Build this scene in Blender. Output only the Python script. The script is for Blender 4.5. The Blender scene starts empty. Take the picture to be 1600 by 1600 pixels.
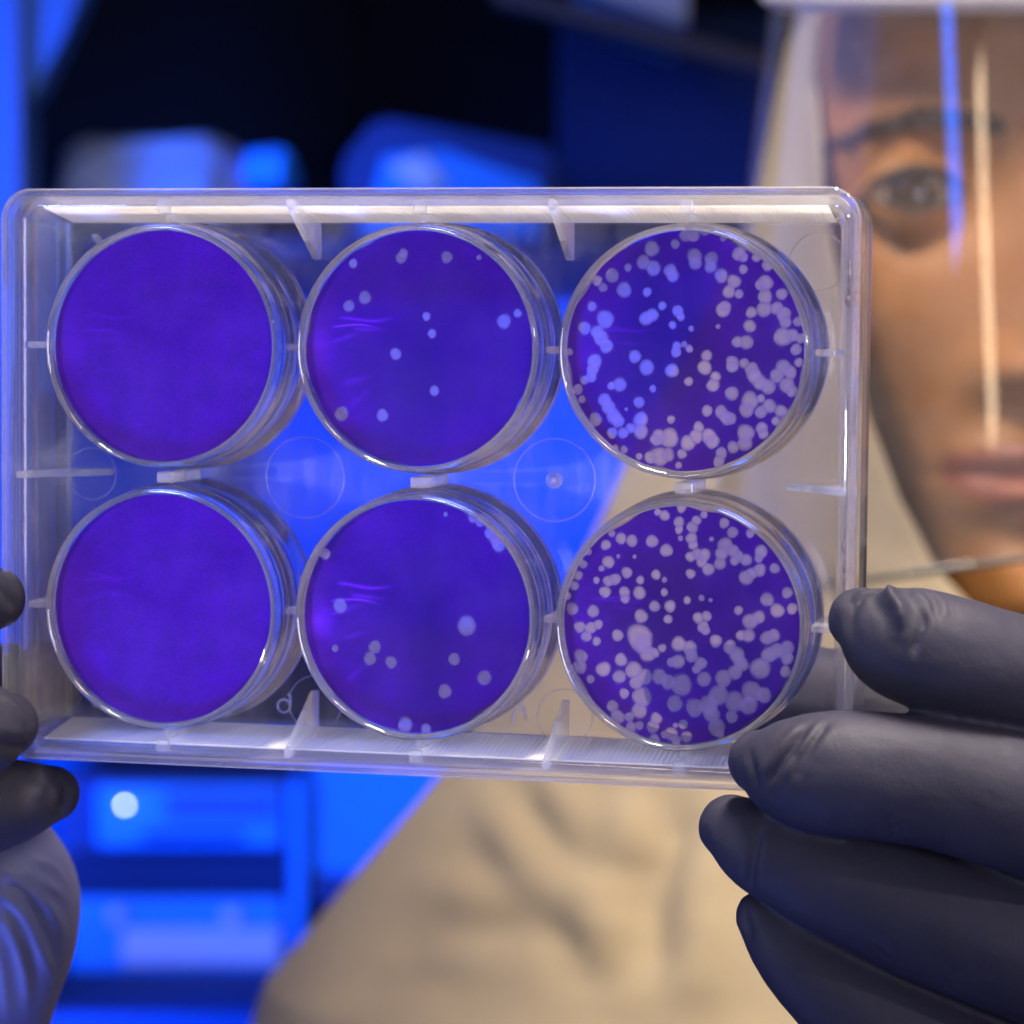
import bpy, bmesh, math, random
import numpy as np
from mathutils import Vector, Matrix, noise

random.seed(7)
rng = np.random.default_rng(7)
scene = bpy.context.scene
COL = scene.collection
RAD = math.radians

# ------------------------------------------------------------------ camera
CAM_D = 0.400                       # camera to the plate, metres
FRAME = 0.150                       # width of the view at the plate, metres
cam_d = bpy.data.cameras.new("camera")
cam = bpy.data.objects.new("camera", cam_d)
COL.objects.link(cam)
cam.location = (0, -CAM_D, 0)
cam.rotation_euler = (RAD(90), 0, 0)
cam_d.sensor_width = 36
cam_d.lens = 36 * CAM_D / FRAME
cam_d.clip_start = 0.02
cam_d.clip_end = 30
cam_d.dof.use_dof = True
cam_d.dof.focus_distance = 0.394
cam_d.dof.aperture_fstop = 18.0
scene.camera = cam

# ------------------------------------------------------------------ world and lamps
world = bpy.data.worlds.new("World")
scene.world = world
world.use_nodes = True
wb = world.node_tree.nodes["Background"]
wb.inputs[0].default_value = (0.10, 0.16, 0.55, 1)
wb.inputs[1].default_value = 0.06

def area_lamp(name, loc, target, sx, sy, power, color, spread=180):
    l = bpy.data.lights.new(name, 'AREA')
    l.shape = 'RECTANGLE'
    l.size, l.size_y = sx, sy
    l.energy = power
    l.color = color
    l.spread = RAD(spread)
    o = bpy.data.objects.new(name, l)
    COL.objects.link(o)
    o.location = loc
    d = Vector(target) - Vector(loc)
    o.rotation_euler = d.to_track_quat('-Z', 'Y').to_euler()
    return o

# warm room lamp, high on the right and in front of the worker
area_lamp("warm_room_lamp", (0.45, -0.25, 0.70), (0.14, 0.28, -0.06), 0.22, 0.14, 1.35, (1.0, 0.76, 0.50), 70)
# neutral ceiling lamp above the plate
area_lamp("ceiling_lamp", (0.13, -0.10, 0.72), (0.05, 0.0, 0.0), 0.42, 0.05, 2.8, (1.0, 0.89, 0.74), 32)
# added soft fill light on the camera side, low beside the lens
area_lamp("front_fill", (0.34, -0.80, 0.02), (0.0, 0.05, 0.0), 0.40, 0.30, 0.72, (0.86, 0.84, 1.0), 50)
# blue cabinet lamp behind on the left: rims the gloves and sheens the visor
area_lamp("blue_side_lamp", (-0.80, 0.42, 0.34), (-0.02, 0.02, -0.04), 0.90, 0.60, 1.2, (0.06, 0.20, 1.0), 120)
# blue lamp low on the left, on the hand and the cuff
area_lamp("blue_low_lamp", (-0.30, -0.10, -0.40), (-0.088, 0.03, -0.06), 0.20, 0.12, 0.48, (0.16, 0.24, 1.0), 26)
# blue cabinet lamps over the far shelves
area_lamp("blue_wall_lamp", (-0.36, 0.78, -0.22), (0.0, 1.30, -0.14), 0.4, 0.3, 3.3, (0.003, 0.105, 1.0), 110)
# added unseen blue light below the overhead cabinet, brightening the wall behind the plate
area_lamp("wall_wash_fill", (-0.02, 1.28, 0.14), (-0.02, 1.58, -0.02), 0.70, 0.06, 3.4, (0.004, 0.10, 1.0), 150)
# added fill light high on the left, lifting the hood's shadow side
area_lamp("left_fill", (-0.42, -0.30, 0.80), (0.13, 0.37, -0.02), 0.30, 0.12, 0.48, (1.0, 0.86, 0.66), 26)
# unseen fill light put in high on the left to brighten the hood's shaded side
area_lamp("hood_fill", (-0.34, 0.20, 0.52), (0.06, 0.36, 0.05), 0.16, 0.16, 0.13, (1.0, 0.92, 0.80), 28)
# added blue fill aimed at the things on the shelf under the cabinet
area_lamp("blue_shelf_fill", (-0.48, 0.62, 0.26), (-0.13, 1.02, 0.12), 0.20, 0.20, 0.60, (0.01, 0.14, 1.0), 40)
# two small unseen lamps added to make glints in the plastic
area_lamp("glint_lamp_left", (-0.42, -0.28, -0.02), (0.0, 0.0, 0.0), 0.016, 0.016, 0.10, (0.85, 0.90, 1.0), 30)
area_lamp("glint_lamp_right", (0.46, -0.26, 0.16), (0.0, 0.0, 0.0), 0.016, 0.016, 0.10, (1.0, 0.92, 0.80), 30)
# two lamp tubes of the room mirrored in the visor
def tube_lamp(name, p0, p1, width, power, color):
    a, b = Vector(p0), Vector(p1); c = (a + b) / 2
    l = bpy.data.lights.new(name, 'AREA'); l.shape = 'RECTANGLE'; l.size = width; l.size_y = (b - a).length; l.energy = power; l.color = color
    o = bpy.data.objects.new(name, l); COL.objects.link(o)
    y = (b - a).normalized(); z = -(Vector((0.107, 0.24, 0.06)) - c).normalized()
    x = y.cross(z).normalized(); z = x.cross(y)
    m = Matrix((x, y, z)).transposed().to_4x4(); m.translation = c
    o.matrix_world = m
tube_lamp("blue_tube", (-0.355, -0.460, 0.369), (-0.505, -0.262, 0.605), 0.046, 1.05, (0.0, 0.15, 1.0))
tube_lamp("warm_tube", (-0.158, -0.579, 0.268), (-0.249, -0.487, 0.468), 0.036, 0.46, (1.0, 0.72, 0.45))
scene.view_settings.view_transform = 'Standard'
scene.view_settings.look = 'None'
scene.view_settings.exposure = 0.0
scene.view_settings.gamma = 1.0

cy = scene.cycles
cy.max_bounces = 24
cy.transmission_bounces = 20
cy.transparent_max_bounces = 40
cy.glossy_bounces = 8
cy.diffuse_bounces = 4
cy.caustics_refractive = True
cy.caustics_reflective = True
cy.blur_glossy = 0.6
cy.sample_clamp_indirect = 6.0
cy.sample_clamp_direct = 0.0
cy.use_denoising = True

# ------------------------------------------------------------------ helpers
def at(px, py, D):
    """A point of the place seen at pixel (px, py) of a 1600 px wide view, D metres from the lens."""
    k = FRAME / 1600.0 * D / CAM_D
    return Vector(((px - 800) * k, D - CAM_D, (800 - py) * k))

def mm_px(D):
    return FRAME / 1600.0 * D / CAM_D

def link(name, me, mat=None, parent=None):
    o = bpy.data.objects.new(name, me)
    COL.objects.link(o)
    if mat is not None and not me.materials:
        me.materials.append(mat)
    if parent is not None:
        o.parent = parent
    return o

def mesh_from(name, v, f, smooth=True):
    me = bpy.data.meshes.new(name)
    me.from_pydata([tuple(p) for p in v], [], [tuple(int(i) for i in q) for q in f])
    me.update()
    if smooth:
        me.polygons.foreach_set("use_smooth", [True] * len(me.polygons))
    return me

def from_bm(name, bm, smooth=False):
    me = bpy.data.meshes.new(name)
    bmesh.ops.recalc_face_normals(bm, faces=bm.faces)
    bm.to_mesh(me)
    bm.free()
    if smooth:
        me.polygons.foreach_set("use_smooth", [True] * len(me.polygons))
    return me

def tag(o, label=None, cat=None, group=None, kind=None):
    if label: o["label"] = label
    if cat: o["category"] = cat
    if group: o["group"] = group
    if kind: o["kind"] = kind
    return o

def empty(name, loc=(0, 0, 0)):
    o = bpy.data.objects.new(name, None)
    o.empty_display_size = 0.02
    COL.objects.link(o)
    o.location = loc
    return o

def bevel_box(name, p0, p1, bev=0.0008, seg=2):
    bm = bmesh.new()
    bmesh.ops.create_cube(bm, size=1)
    c = [(a + b) / 2 for a, b in zip(p0, p1)]
    s = [abs(b - a) for a, b in zip(p0, p1)]
    for v in bm.verts:
        v.co = Vector((c[0] + v.co.x * s[0], c[1] + v.co.y * s[1], c[2] + v.co.z * s[2]))
    if bev > 0:
        bmesh.ops.bevel(bm, geom=bm.edges[:], offset=min(bev, min(s) * 0.45), segments=seg, affect='EDGES', profile=0.6)
    return from_bm(name, bm)

def prism(name, pts, axis, a0, a1, bev=0.0):
    """Outline pts (two coords) extruded along axis from a0 to a1."""
    bm = bmesh.new()
    def mk(p, a):
        q = list(p); q.insert(axis, a); return bm.verts.new(q)
    A = [mk(p, a0) for p in pts]; B = [mk(p, a1) for p in pts]
    bm.faces.new(A); bm.faces.new(B[::-1])
    n = len(pts)
    for i in range(n):
        bm.faces.new((A[i], B[i], B[(i + 1) % n], A[(i + 1) % n]))
    if bev:
        bmesh.ops.bevel(bm, geom=bm.edges[:], offset=bev, segments=2, affect='EDGES')
    return from_bm(name, bm)

def catmull(P, n):
    P = np.asarray(P, float)
    Q = np.vstack([2 * P[0] - P[1], P, 2 * P[-1] - P[-2]])
    out = []
    for i in range(len(P) - 1):
        p0, p1, p2, p3 = Q[i:i + 4]
        for t in np.linspace(0, 1, n, endpoint=False):
            out.append(0.5 * ((2 * p1) + (-p0 + p2) * t + (2 * p0 - 5 * p1 + 4 * p2 - p3) * t * t + (-p0 + 3 * p1 - 3 * p2 + p3) * t ** 3))
    out.append(P[-1])
    return np.array(out)

def tube_data(path, n=24, sub=6, cap0=True, cap1=True, flat=1.0):
    """Swept round tube along (x, y, z, r) knots with domed ends."""
    C = catmull(path, sub)
    pts, rad = C[:, :3], np.maximum(C[:, 3], 1e-5)
    tan = np.gradient(pts, axis=0)
    tan /= np.linalg.norm(tan, axis=1)[:, None] + 1e-12
    up = np.array([0.0, 1.0, 0.0])
    if abs(tan[0] @ up) > 0.9: up = np.array([0.0, 0.0, 1.0])
    rings = []
    def frame(t):
        a = np.cross(t, up); a /= np.linalg.norm(a); b = np.cross(a, t); return a, b
    ang = np.linspace(0, 2 * np.pi, n, endpoint=False)
    def ring(c, r, t):
        a, b = frame(t)
        return c + r * (np.cos(ang)[:, None] * a + flat * np.sin(ang)[:, None] * b)
    if cap0:
        for th in np.linspace(np.pi / 2 * 0.97, 0, 6)[:-1]:
            rings.append(ring(pts[0] - tan[0] * rad[0] * math.sin(th), rad[0] * math.cos(th), tan[0]))
    for c, r, t in zip(pts, rad, tan): rings.append(ring(c, r, t))
    if cap1:
        for th in np.linspace(0, np.pi / 2 * 0.97, 6)[1:]:
            rings.append(ring(pts[-1] + tan[-1] * rad[-1] * math.sin(th), rad[-1] * math.cos(th), tan[-1]))
    V = np.vstack(rings); F = []
    m = len(rings)
    for i in range(m - 1):
        for j in range(n):
            a = i * n + j; b = i * n + (j + 1) % n
            F.append((a, b, b + n, a + n))
    F.append(tuple(range(n))[::-1]); F.append(tuple((m - 1) * n + j for j in range(n)))
    return V, F

def join_data(parts):
    V, F, o = [], [], 0
    for v, f in parts:
        V.append(v); F += [tuple(i + o for i in q) for q in f]; o += len(v)
    return np.vstack(V), F

def remesh(name, V, F, voxel, smooth=8):
    """One continuous skin round overlapping closed tubes."""
    me = mesh_from(name, V, F)
    o = bpy.data.objects.new(name, me)
    COL.objects.link(o)
    m = o.modifiers.new("skin", 'REMESH'); m.mode = 'VOXEL'; m.voxel_size = voxel
    s = o.modifiers.new("relax", 'SMOOTH'); s.factor = 0.6; s.iterations = smooth
    dg = bpy.context.evaluated_depsgraph_get()
    new = bpy.data.meshes.new_from_object(o.evaluated_get(dg))
    bpy.data.objects.remove(o); bpy.data.meshes.remove(me)
    new.name = name
    new.polygons.foreach_set("use_smooth", [True] * len(new.polygons))
    return new

def verts_of(me):
    a = np.empty(len(me.vertices) * 3); me.vertices.foreach_get("co", a); return a.reshape(-1, 3)

def normals_of(me):
    a = np.empty(len(me.vertices) * 3); me.vertices.foreach_get("normal", a); return a.reshape(-1, 3)

def set_verts(me, V):
    me.vertices.foreach_set("co", V.ravel()); me.update()

def creases(me, segs, sharp=True):
    """Fold lines pressed into (h < 0) or raised from (h > 0) a skin: (points, width, height)."""
    V, N = verts_of(me), normals_of(me)
    off = np.zeros(len(V))
    for pts, w, h in segs:
        pts = np.asarray(catmull(pts, 5)) if len(pts) > 2 else np.asarray(pts, float)
        n = len(pts) - 1
        best = np.full(len(V), 1e9); tt = np.zeros(len(V))
        lo, hi = pts.min(0) - 4 * w, pts.max(0) + 4 * w
        idx = np.where(((V > lo) & (V < hi)).all(1))[0]
        if not len(idx): continue
        P = V[idx]; bd = np.full(len(idx), 1e9); bt = np.zeros(len(idx))
        for i in range(n):
            a, b = pts[i], pts[i + 1]; ab = b - a
            t = np.clip(((P - a) @ ab) / (ab @ ab + 1e-18), 0, 1)
            d = np.linalg.norm(P - (a + t[:, None] * ab), axis=1)
            k = d < bd
            bd[k] = d[k]; bt[k] = (i + t[k]) / n
        env = np.clip(np.minimum(bt, 1 - bt) * 4 + 0.15, 0, 1)
        u = bd / w
        core = np.exp(-1.35 * u) if sharp else np.exp(-u * u)
        off[idx] += h * env * (core - 0.30 * np.exp(-(u - 1.9) ** 2 * 1.2))
    set_verts(me, V + N * off[:, None])

def on_skin(me, pix):
    """Points of a mesh's camera side that lie nearest the given sight lines."""
    Vn = verts_of(me)
    D = CAM_D + Vn[:, 1]; k = FRAME / 1600.0 / CAM_D
    X = 800 + Vn[:, 0] / (k * D); Y = 800 - Vn[:, 2] / (k * D)
    out = []
    for px, py in pix:
        d = np.hypot(X - px, Y - py)
        near = np.where(d < max(9.0, d.min() + 2))[0]
        out.append(Vn[near[np.argmin(Vn[near, 1])]])
    return out

# ------------------------------------------------------------------ materials
def new_mat(name):
    m = bpy.data.materials.new(name); m.use_nodes = True
    nt = m.node_tree; nt.nodes.clear()
    out = nt.nodes.new("ShaderNodeOutputMaterial")
    return m, nt, out

def nd(nt, typ, **kw):
    n = nt.nodes.new(typ)
    for k, v in kw.items():
        if isinstance(k, str) and hasattr(n, k): setattr(n, k, v)
        else: n.inputs[k].default_value = v
    return n

def col4(c): return (c[0], c[1], c[2], 1)

def mix_sh(nt, fac, a, b):
    n = nt.nodes.new("ShaderNodeMixShader")
    if isinstance(fac, (int, float)): n.inputs[0].default_value = fac
    else: nt.links.new(fac, n.inputs[0])
    nt.links.new(a, n.inputs[1]); nt.links.new(b, n.inputs[2])
    return n.outputs[0]

def sh(nt, typ, color=None, **inp):
    n = nt.nodes.new(typ)
    if color is not None: n.inputs["Color"].default_value = col4(color)
    for k, v in inp.items(): n.inputs[k].default_value = v
    return n

def noise_tex(nt, scale, detail=4, rough=0.55, coord="Object", stretch=None):
    tc = nt.nodes.new("ShaderNodeTexCoord")
    src = tc.outputs[coord]
    if stretch:
        mp = nt.nodes.new("ShaderNodeMapping"); mp.inputs["Scale"].default_value = stretch
        nt.links.new(src, mp.inputs[0]); src = mp.outputs[0]
    n = nt.nodes.new("ShaderNodeTexNoise")
    n.inputs["Scale"].default_value = scale; n.inputs["Detail"].default_value = detail; n.inputs["Roughness"].default_value = rough
    nt.links.new(src, n.inputs["Vector"])
    return n.outputs["Fac"]

def ramp(nt, fac, stops):
    r = nt.nodes.new("ShaderNodeValToRGB")
    e = r.color_ramp.elements
    while len(e) < len(stops): e.new(0.5)
    for k, (p, c) in enumerate(stops):
        e[k].position = p; e[k].color = col4(c) if not isinstance(c, (int, float)) else (c, c, c, 1)
    nt.links.new(fac, r.inputs[0])
    return r.outputs[0]

def bump(nt, fac, strength, dist):
    b = nt.nodes.new("ShaderNodeBump")
    b.inputs["Strength"].default_value = strength; b.inputs["Distance"].default_value = dist
    nt.links.new(fac, b.inputs["Height"])
    return b.outputs[0]

def solid(name, color, rough=0.5, var=0.15, nscale=40, bstr=0.0, bdist=0.001, bscale=300, spec=0.5, sub=0.0, subr=None, stretch=None, metal=0.0):
    m, nt, out = new_mat(name)
    p = nt.nodes.new("ShaderNodeBsdfPrincipled")
    f = noise_tex(nt, nscale, stretch=stretch)
    lo = [c * (1 - var) for c in color]; hi = [min(1, c * (1 + var)) for c in color]
    nt.links.new(ramp(nt, f, [(0.3, lo), (0.7, hi)]), p.inputs["Base Color"])
    p.inputs["Roughness"].default_value = rough
    p.inputs["Specular IOR Level"].default_value = spec
    p.inputs["Metallic"].default_value = metal
    if sub:
        p.inputs["Subsurface Weight"].default_value = sub
        p.inputs["Subsurface Radius"].default_value = subr or (1, .35, .2)
        p.inputs["Subsurface Scale"].default_value = 0.003
    if bstr:
        nt.links.new(bump(nt, noise_tex(nt, bscale, 6), bstr, bdist), p.inputs["Normal"])
    nt.links.new(p.outputs[0], out.inputs[0])
    return m

def emitter(name, color, strength):
    m, nt, out = new_mat(name)
    e = sh(nt, "ShaderNodeEmission", color, Strength=strength)
    nt.links.new(e.outputs[0], out.inputs[0])
    return m

def clear_pane(name, tint=(0.95, 0.95, 0.97), haze=0.06, hazecol=(0.8, 0.8, 0.85), rough=0.02, ior=1.58, bstr=0.0, scratch=0.0):
    """Thin flat moulded plastic: passes straight through, mirrors by angle, a little milky."""
    m, nt, out = new_mat(name)
    tr = sh(nt, "ShaderNodeBsdfTransparent", tint)
    df = sh(nt, "ShaderNodeBsdfDiffuse", hazecol)
    tl = sh(nt, "ShaderNodeBsdfTranslucent", hazecol)
    gl = sh(nt, "ShaderNodeBsdfAnisotropic", (1, 1, 1), Roughness=rough)
    fr = nt.nodes.new("ShaderNodeFresnel")
    geo = nt.nodes.new("ShaderNodeNewGeometry")          # same mirror strength from either face of the sheet
    mr = nt.nodes.new("ShaderNodeMapRange"); mr.inputs[3].default_value = ior; mr.inputs[4].default_value = 1.0 / ior
    nt.links.new(geo.outputs["Backfacing"], mr.inputs[0]); nt.links.new(mr.outputs[0], fr.inputs[0])
    milk = mix_sh(nt, 0.5, df.outputs[0], tl.outputs[0])
    hf = noise_tex(nt, 120, 5)
    if scratch:
        s = noise_tex(nt, 500, 3, stretch=(1, 0.1, 0.08))
        h1 = ramp(nt, s, [(0.45, haze * 0.6), (0.75, haze + scratch)])
        smear = ramp(nt, noise_tex(nt, 42, 6, 0.6), [(0.35, 0.45), (0.72, 1.9)])
        mu = nt.nodes.new("ShaderNodeMath"); mu.operation = 'MULTIPLY'
        nt.links.new(h1, mu.inputs[0]); nt.links.new(smear, mu.inputs[1]); hr = mu.outputs[0]
    else:
        hr = ramp(nt, hf, [(0.3, haze * 0.6), (0.75, haze * 1.4)])
    body = mix_sh(nt, hr, tr.outputs[0], milk)
    if bstr:
        nt.links.new(bump(nt, noise_tex(nt, 90, 3), bstr, 0.0005), gl.inputs["Normal"])
    s = mix_sh(nt, fr.outputs[0], body, gl.outputs[0])
    nt.links.new(s, out.inputs[0])
    return m

def clear_solid(name, haze=0.08, rough=0.02, ior=1.50, color=(0.98, 0.98, 1.0), hazecol=(0.85, 0.85, 0.9), passing=0.35, bstr=0.15):
    """Thick moulded plastic: bends what is behind it."""
    m, nt, out = new_mat(name)
    g = sh(nt, "ShaderNodeBsdfGlass", color, Roughness=rough, IOR=ior)
    t = sh(nt, "ShaderNodeBsdfTransparent", (0.96, 0.96, 0.98))
    df = sh(nt, "ShaderNodeBsdfDiffuse", hazecol)
    tl = sh(nt, "ShaderNodeBsdfTranslucent", hazecol)
    milk = mix_sh(nt, 0.5, df.outputs[0], tl.outputs[0])
    if bstr:
        nt.links.new(bump(nt, noise_tex(nt, 160, 3), bstr, 0.0003), g.inputs["Normal"])
    body = mix_sh(nt, passing, g.outputs[0], t.outputs[0])
    s = mix_sh(nt, haze, body, milk)
    nt.links.new(s, out.inputs[0])
    return m

def stain_mat(name, deep, glarecol):
    m, nt, out = new_mat(name)
    at_ = nt.nodes.new("ShaderNodeAttribute"); at_.attribute_name = "stain"
    sep = nt.nodes.new("ShaderNodeSeparateColor"); nt.links.new(at_.outputs["Color"], sep.inputs[0])
    clear, glare, deepen = sep.outputs[0], sep.outputs[1], sep.outputs[2]
    f = noise_tex(nt, 180, 6, 0.62)
    base = ramp(nt, f, [(0.28, [c * 0.80 for c in deep]), (0.5, deep), (0.74, [c * 1.22 for c in deep])])
    gr = ramp(nt, noise_tex(nt, 2600, 3, 0.6), [(0.30, 0.80), (0.70, 1.14)])
    gm = nt.nodes.new("ShaderNodeMix"); gm.data_type = 'RGBA'; gm.blend_type = 'MULTIPLY'; gm.inputs[0].default_value = 1.0
    nt.links.new(base, gm.inputs[6]); nt.links.new(gr, gm.inputs[7]); base = gm.outputs[2]
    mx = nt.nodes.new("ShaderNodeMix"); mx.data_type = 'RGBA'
    nt.links.new(glare, mx.inputs[0]); nt.links.new(base, mx.inputs[6]); mx.inputs[7].default_value = col4(glarecol)  # brighter violet stands in for caustic glare on the film
    dk = nt.nodes.new("ShaderNodeMix"); dk.data_type = 'RGBA'
    nt.links.new(deepen, dk.inputs[0]); nt.links.new(mx.outputs[2], dk.inputs[6]); dk.inputs[7].default_value = (0.020, 0.001, 0.13, 1)
    df = nt.nodes.new("ShaderNodeBsdfDiffuse"); tl = nt.nodes.new("ShaderNodeBsdfTranslucent")
    nt.links.new(dk.outputs[2], df.inputs["Color"]); nt.links.new(dk.outputs[2], tl.inputs["Color"])
    lay = mix_sh(nt, 0.30, df.outputs[0], tl.outputs[0])
    tp = sh(nt, "ShaderNodeBsdfTransparent", (0.20, 0.05, 0.60))
    lay = mix_sh(nt, 0.16, lay, tp.outputs[0])
    cl = sh(nt, "ShaderNodeBsdfTransparent", (0.97, 0.96, 0.98))
    s = mix_sh(nt, clear, lay, cl.outputs[0])
    nt.links.new(s, out.inputs[0])
    return m

M = {}
M['pane'] = clear_pane("clear_plastic_pane", haze=0.045, scratch=0.03)
M['lid'] = clear_pane("clear_plastic_lid", haze=0.05, scratch=0.02)
M['floor'] = clear_pane("clear_well_floor", haze=0.006, rough=0.03)
M['wall'] = clear_solid("clear_plastic_wall", haze=0.012, passing=0.2, bstr=0.04)
M['skirt'] = clear_solid("ribbed_clear_skirt", haze=0.045, passing=0.5, bstr=0.0, rough=0.03, hazecol=(0.9, 0.86, 0.84))
M['fin'] = clear_solid("clear_fin", haze=0.12, passing=0.35, bstr=0.0, rough=0.05, hazecol=(0.85, 0.84, 0.92))
M['bead'] = clear_solid("clear_bead", haze=0.03, passing=0.1, rough=0.02, bstr=0.3)
M['mark'] = clear_solid("raised_clear_mark", haze=0.10, passing=0.6, rough=0.1)
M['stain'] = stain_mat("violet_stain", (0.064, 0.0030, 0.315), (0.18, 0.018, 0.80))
def plaque_mat(name):
    """Cleared spot: lets the light through with a lilac cast, fading out at its rim."""
    m, nt, out = new_mat(name)
    a = nt.nodes.new("ShaderNodeAttribute"); a.attribute_name = "fade"
    ad = nt.nodes.new("ShaderNodeMath"); ad.operation = 'MULTIPLY_ADD'; ad.inputs[1].default_value = 1.1; ad.inputs[2].default_value = -0.55
    nt.links.new(noise_tex(nt, 1500, 4, 0.6), ad.inputs[0])
    sm_ = nt.nodes.new("ShaderNodeMath"); sm_.operation = 'ADD'; nt.links.new(a.outputs["Fac"], sm_.inputs[0]); nt.links.new(ad.outputs[0], sm_.inputs[1])
    fac = ramp(nt, sm_.outputs[0], [(0.05, 0.0), (0.95, 1.0)])
    tr = sh(nt, "ShaderNodeBsdfTransparent", (0.66, 0.58, 0.86))
    df = sh(nt, "ShaderNodeBsdfDiffuse", (0.80, 0.60, 0.98)); tl = sh(nt, "ShaderNodeBsdfTranslucent", (0.80, 0.60, 0.98))
    body = mix_sh(nt, 0.20, tr.outputs[0], mix_sh(nt, 0.5, df.outputs[0], tl.outputs[0]))
    cl = sh(nt, "ShaderNodeBsdfTransparent", (1, 1, 1))
    nt.links.new(mix_sh(nt, fac, cl.outputs[0], body), out.inputs[0])
    return m
M['plaque'] = plaque_mat("pale_plaque")
M['spot'] = solid("dried_violet_spot", (0.03, 0.012, 0.035), 0.6, 0.4, 900)
def nitrile(name, color, rough, spec):
    m, nt, out = new_mat(name)
    p = nt.nodes.new("ShaderNodeBsdfPrincipled")
    f = noise_tex(nt, 70, 5)
    nt.links.new(ramp(nt, f, [(0.3, [c * .85 for c in color]), (0.7, [c * 1.15 for c in color])]), p.inputs["Base Color"])
    nt.links.new(ramp(nt, noise_tex(nt, 45, 4), [(0.35, rough - .07), (0.7, rough + .08)]), p.inputs["Roughness"])
    p.inputs["Specular IOR Level"].default_value = spec
    b1 = nt.nodes.new("ShaderNodeBump"); b1.inputs["Strength"].default_value = 0.30; b1.inputs["Distance"].default_value = 0.0007
    nt.links.new(noise_tex(nt, 260, 4, 0.5, stretch=(1.0, 0.5, 0.28)), b1.inputs["Height"])
    b2 = nt.nodes.new("ShaderNodeBump"); b2.inputs["Strength"].default_value = 0.22; b2.inputs["Distance"].default_value = 0.0003
    nt.links.new(noise_tex(nt, 2200, 3), b2.inputs["Height"]); nt.links.new(b1.outputs[0], b2.inputs["Normal"])
    nt.links.new(b2.outputs[0], p.inputs["Normal"])
    nt.links.new(p.outputs[0], out.inputs[0])
    return m
M['glove'] = nitrile("dark_grey_nitrile", (0.0108, 0.0102, 0.0180), 0.60, 0.07)
M['gown'] = solid("beige_gown_cloth", (0.325, 0.268, 0.182), 0.85, 0.06, 30, 0.35, 0.0006, 1500, 0.2)
M['skin'] = solid("skin", (0.36, 0.155, 0.046), 0.48, 0.08, 60, 0.12, 0.0006, 900, 0.4, sub=0.25)
M['lip'] = solid("lip_skin", (0.30, 0.095, 0.06), 0.4, 0.1, 300, spec=0.4)
M['hair'] = solid("dark_brown_hair", (0.05, 0.026, 0.015), 0.6, 0.2, 300)
M['eye'] = solid("eye_white", (0.26, 0.20, 0.16), 0.3, 0.04, 100)
M['iris'] = solid("brown_iris", (0.035, 0.018, 0.010), 0.1, 0.2, 900)
M['visor'] = clear_pane("clear_visor", tint=(0.92, 0.92, 0.93), haze=0.034, rough=0.035, ior=1.42)
M['foam'] = solid("cream_foam", (0.72, 0.66, 0.55), 0.9, 0.08, 400, 0.4, 0.0006, 1200, 0.2)
M['edge'] = solid("grey_visor_edging", (0.045, 0.048, 0.045), 0.7, 0.1, 300)
M['white'] = solid("white_enamel", (0.72, 0.74, 0.76), 0.4, 0.06, 8)
M['blue'] = solid("blue_enamel", (0.03, 0.38, 0.92), 0.6, 0.06, 8)
M['navy'] = solid("navy_enamel", (0.03, 0.07, 0.22), 0.6, 0.12, 8, spec=0.2)
M['black'] = solid("black_enamel", (0.004, 0.005, 0.008), 0.7, 0.2, 8, spec=0.1)
M['greyp'] = solid("grey_plastic", (0.26, 0.33, 0.50), 0.5, 0.12, 12)
M['led'] = emitter("lit_indicator", (0.85, 0.94, 1.0), 17.0)
M['cuff'] = solid("pale_violet_cuff", (0.036, 0.037, 0.095), 0.6, 0.08, 40, 0.2, 0.0004, 1500, 0.3)
M['post'] = solid("pale_blue_post", (0.04, 0.13, 0.36), 0.5, 0.06, 8)
M['frost'] = clear_solid("frosted_ribbed_plastic", haze=0.54, passing=0.5, rough=0.15, hazecol=(0.95, 0.91, 0.80), bstr=0.0)  # cream haze tint stands in for warm light on the strips
M['slot'] = solid("dark_blue_slot", (0.010, 0.030, 0.11), 0.6, 0.15, 8, spec=0.2)
# ------------------------------------------------------------------ the six-well plate
MM = 0.001
plate = empty("six_well_plate")
plate.matrix_world = (Matrix.Translation((-0.01427, -0.00389, 0.00410))
                      @ Matrix.Rotation(RAD(-12.524), 4, 'Z') @ Matrix.Rotation(RAD(3.310), 4, 'X') @ Matrix.Rotation(RAD(1.310), 4, 'Y'))
tag(plate, "clear plastic plate with six round wells stained violet, held between dark gloved fingers", "well plate")
PW, PH, PITCH = 127.8, 85.5, 39.12
WELLS = [(i, j, (i - 1) * PITCH, (0.5 - j) * PITCH) for j in range(2) for i in range(3)]

def rr_ring(inset, R=4.6, n=10):
    hw, hh = PW / 2 - inset, PH / 2 - inset
    r = max(0.8, R - inset)
    out = []
    for cx, cz, a0 in ((hw - r, hh - r, 0), (-hw + r, hh - r, 90), (-hw + r, -hh + r, 180), (hw - r, -hh + r, 270)):
        for k in range(n + 1):
            a = RAD(a0 + 90 * k / n)
            out.append((cx + r * math.cos(a), cz + r * math.sin(a)))
    return np.array(out)

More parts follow.
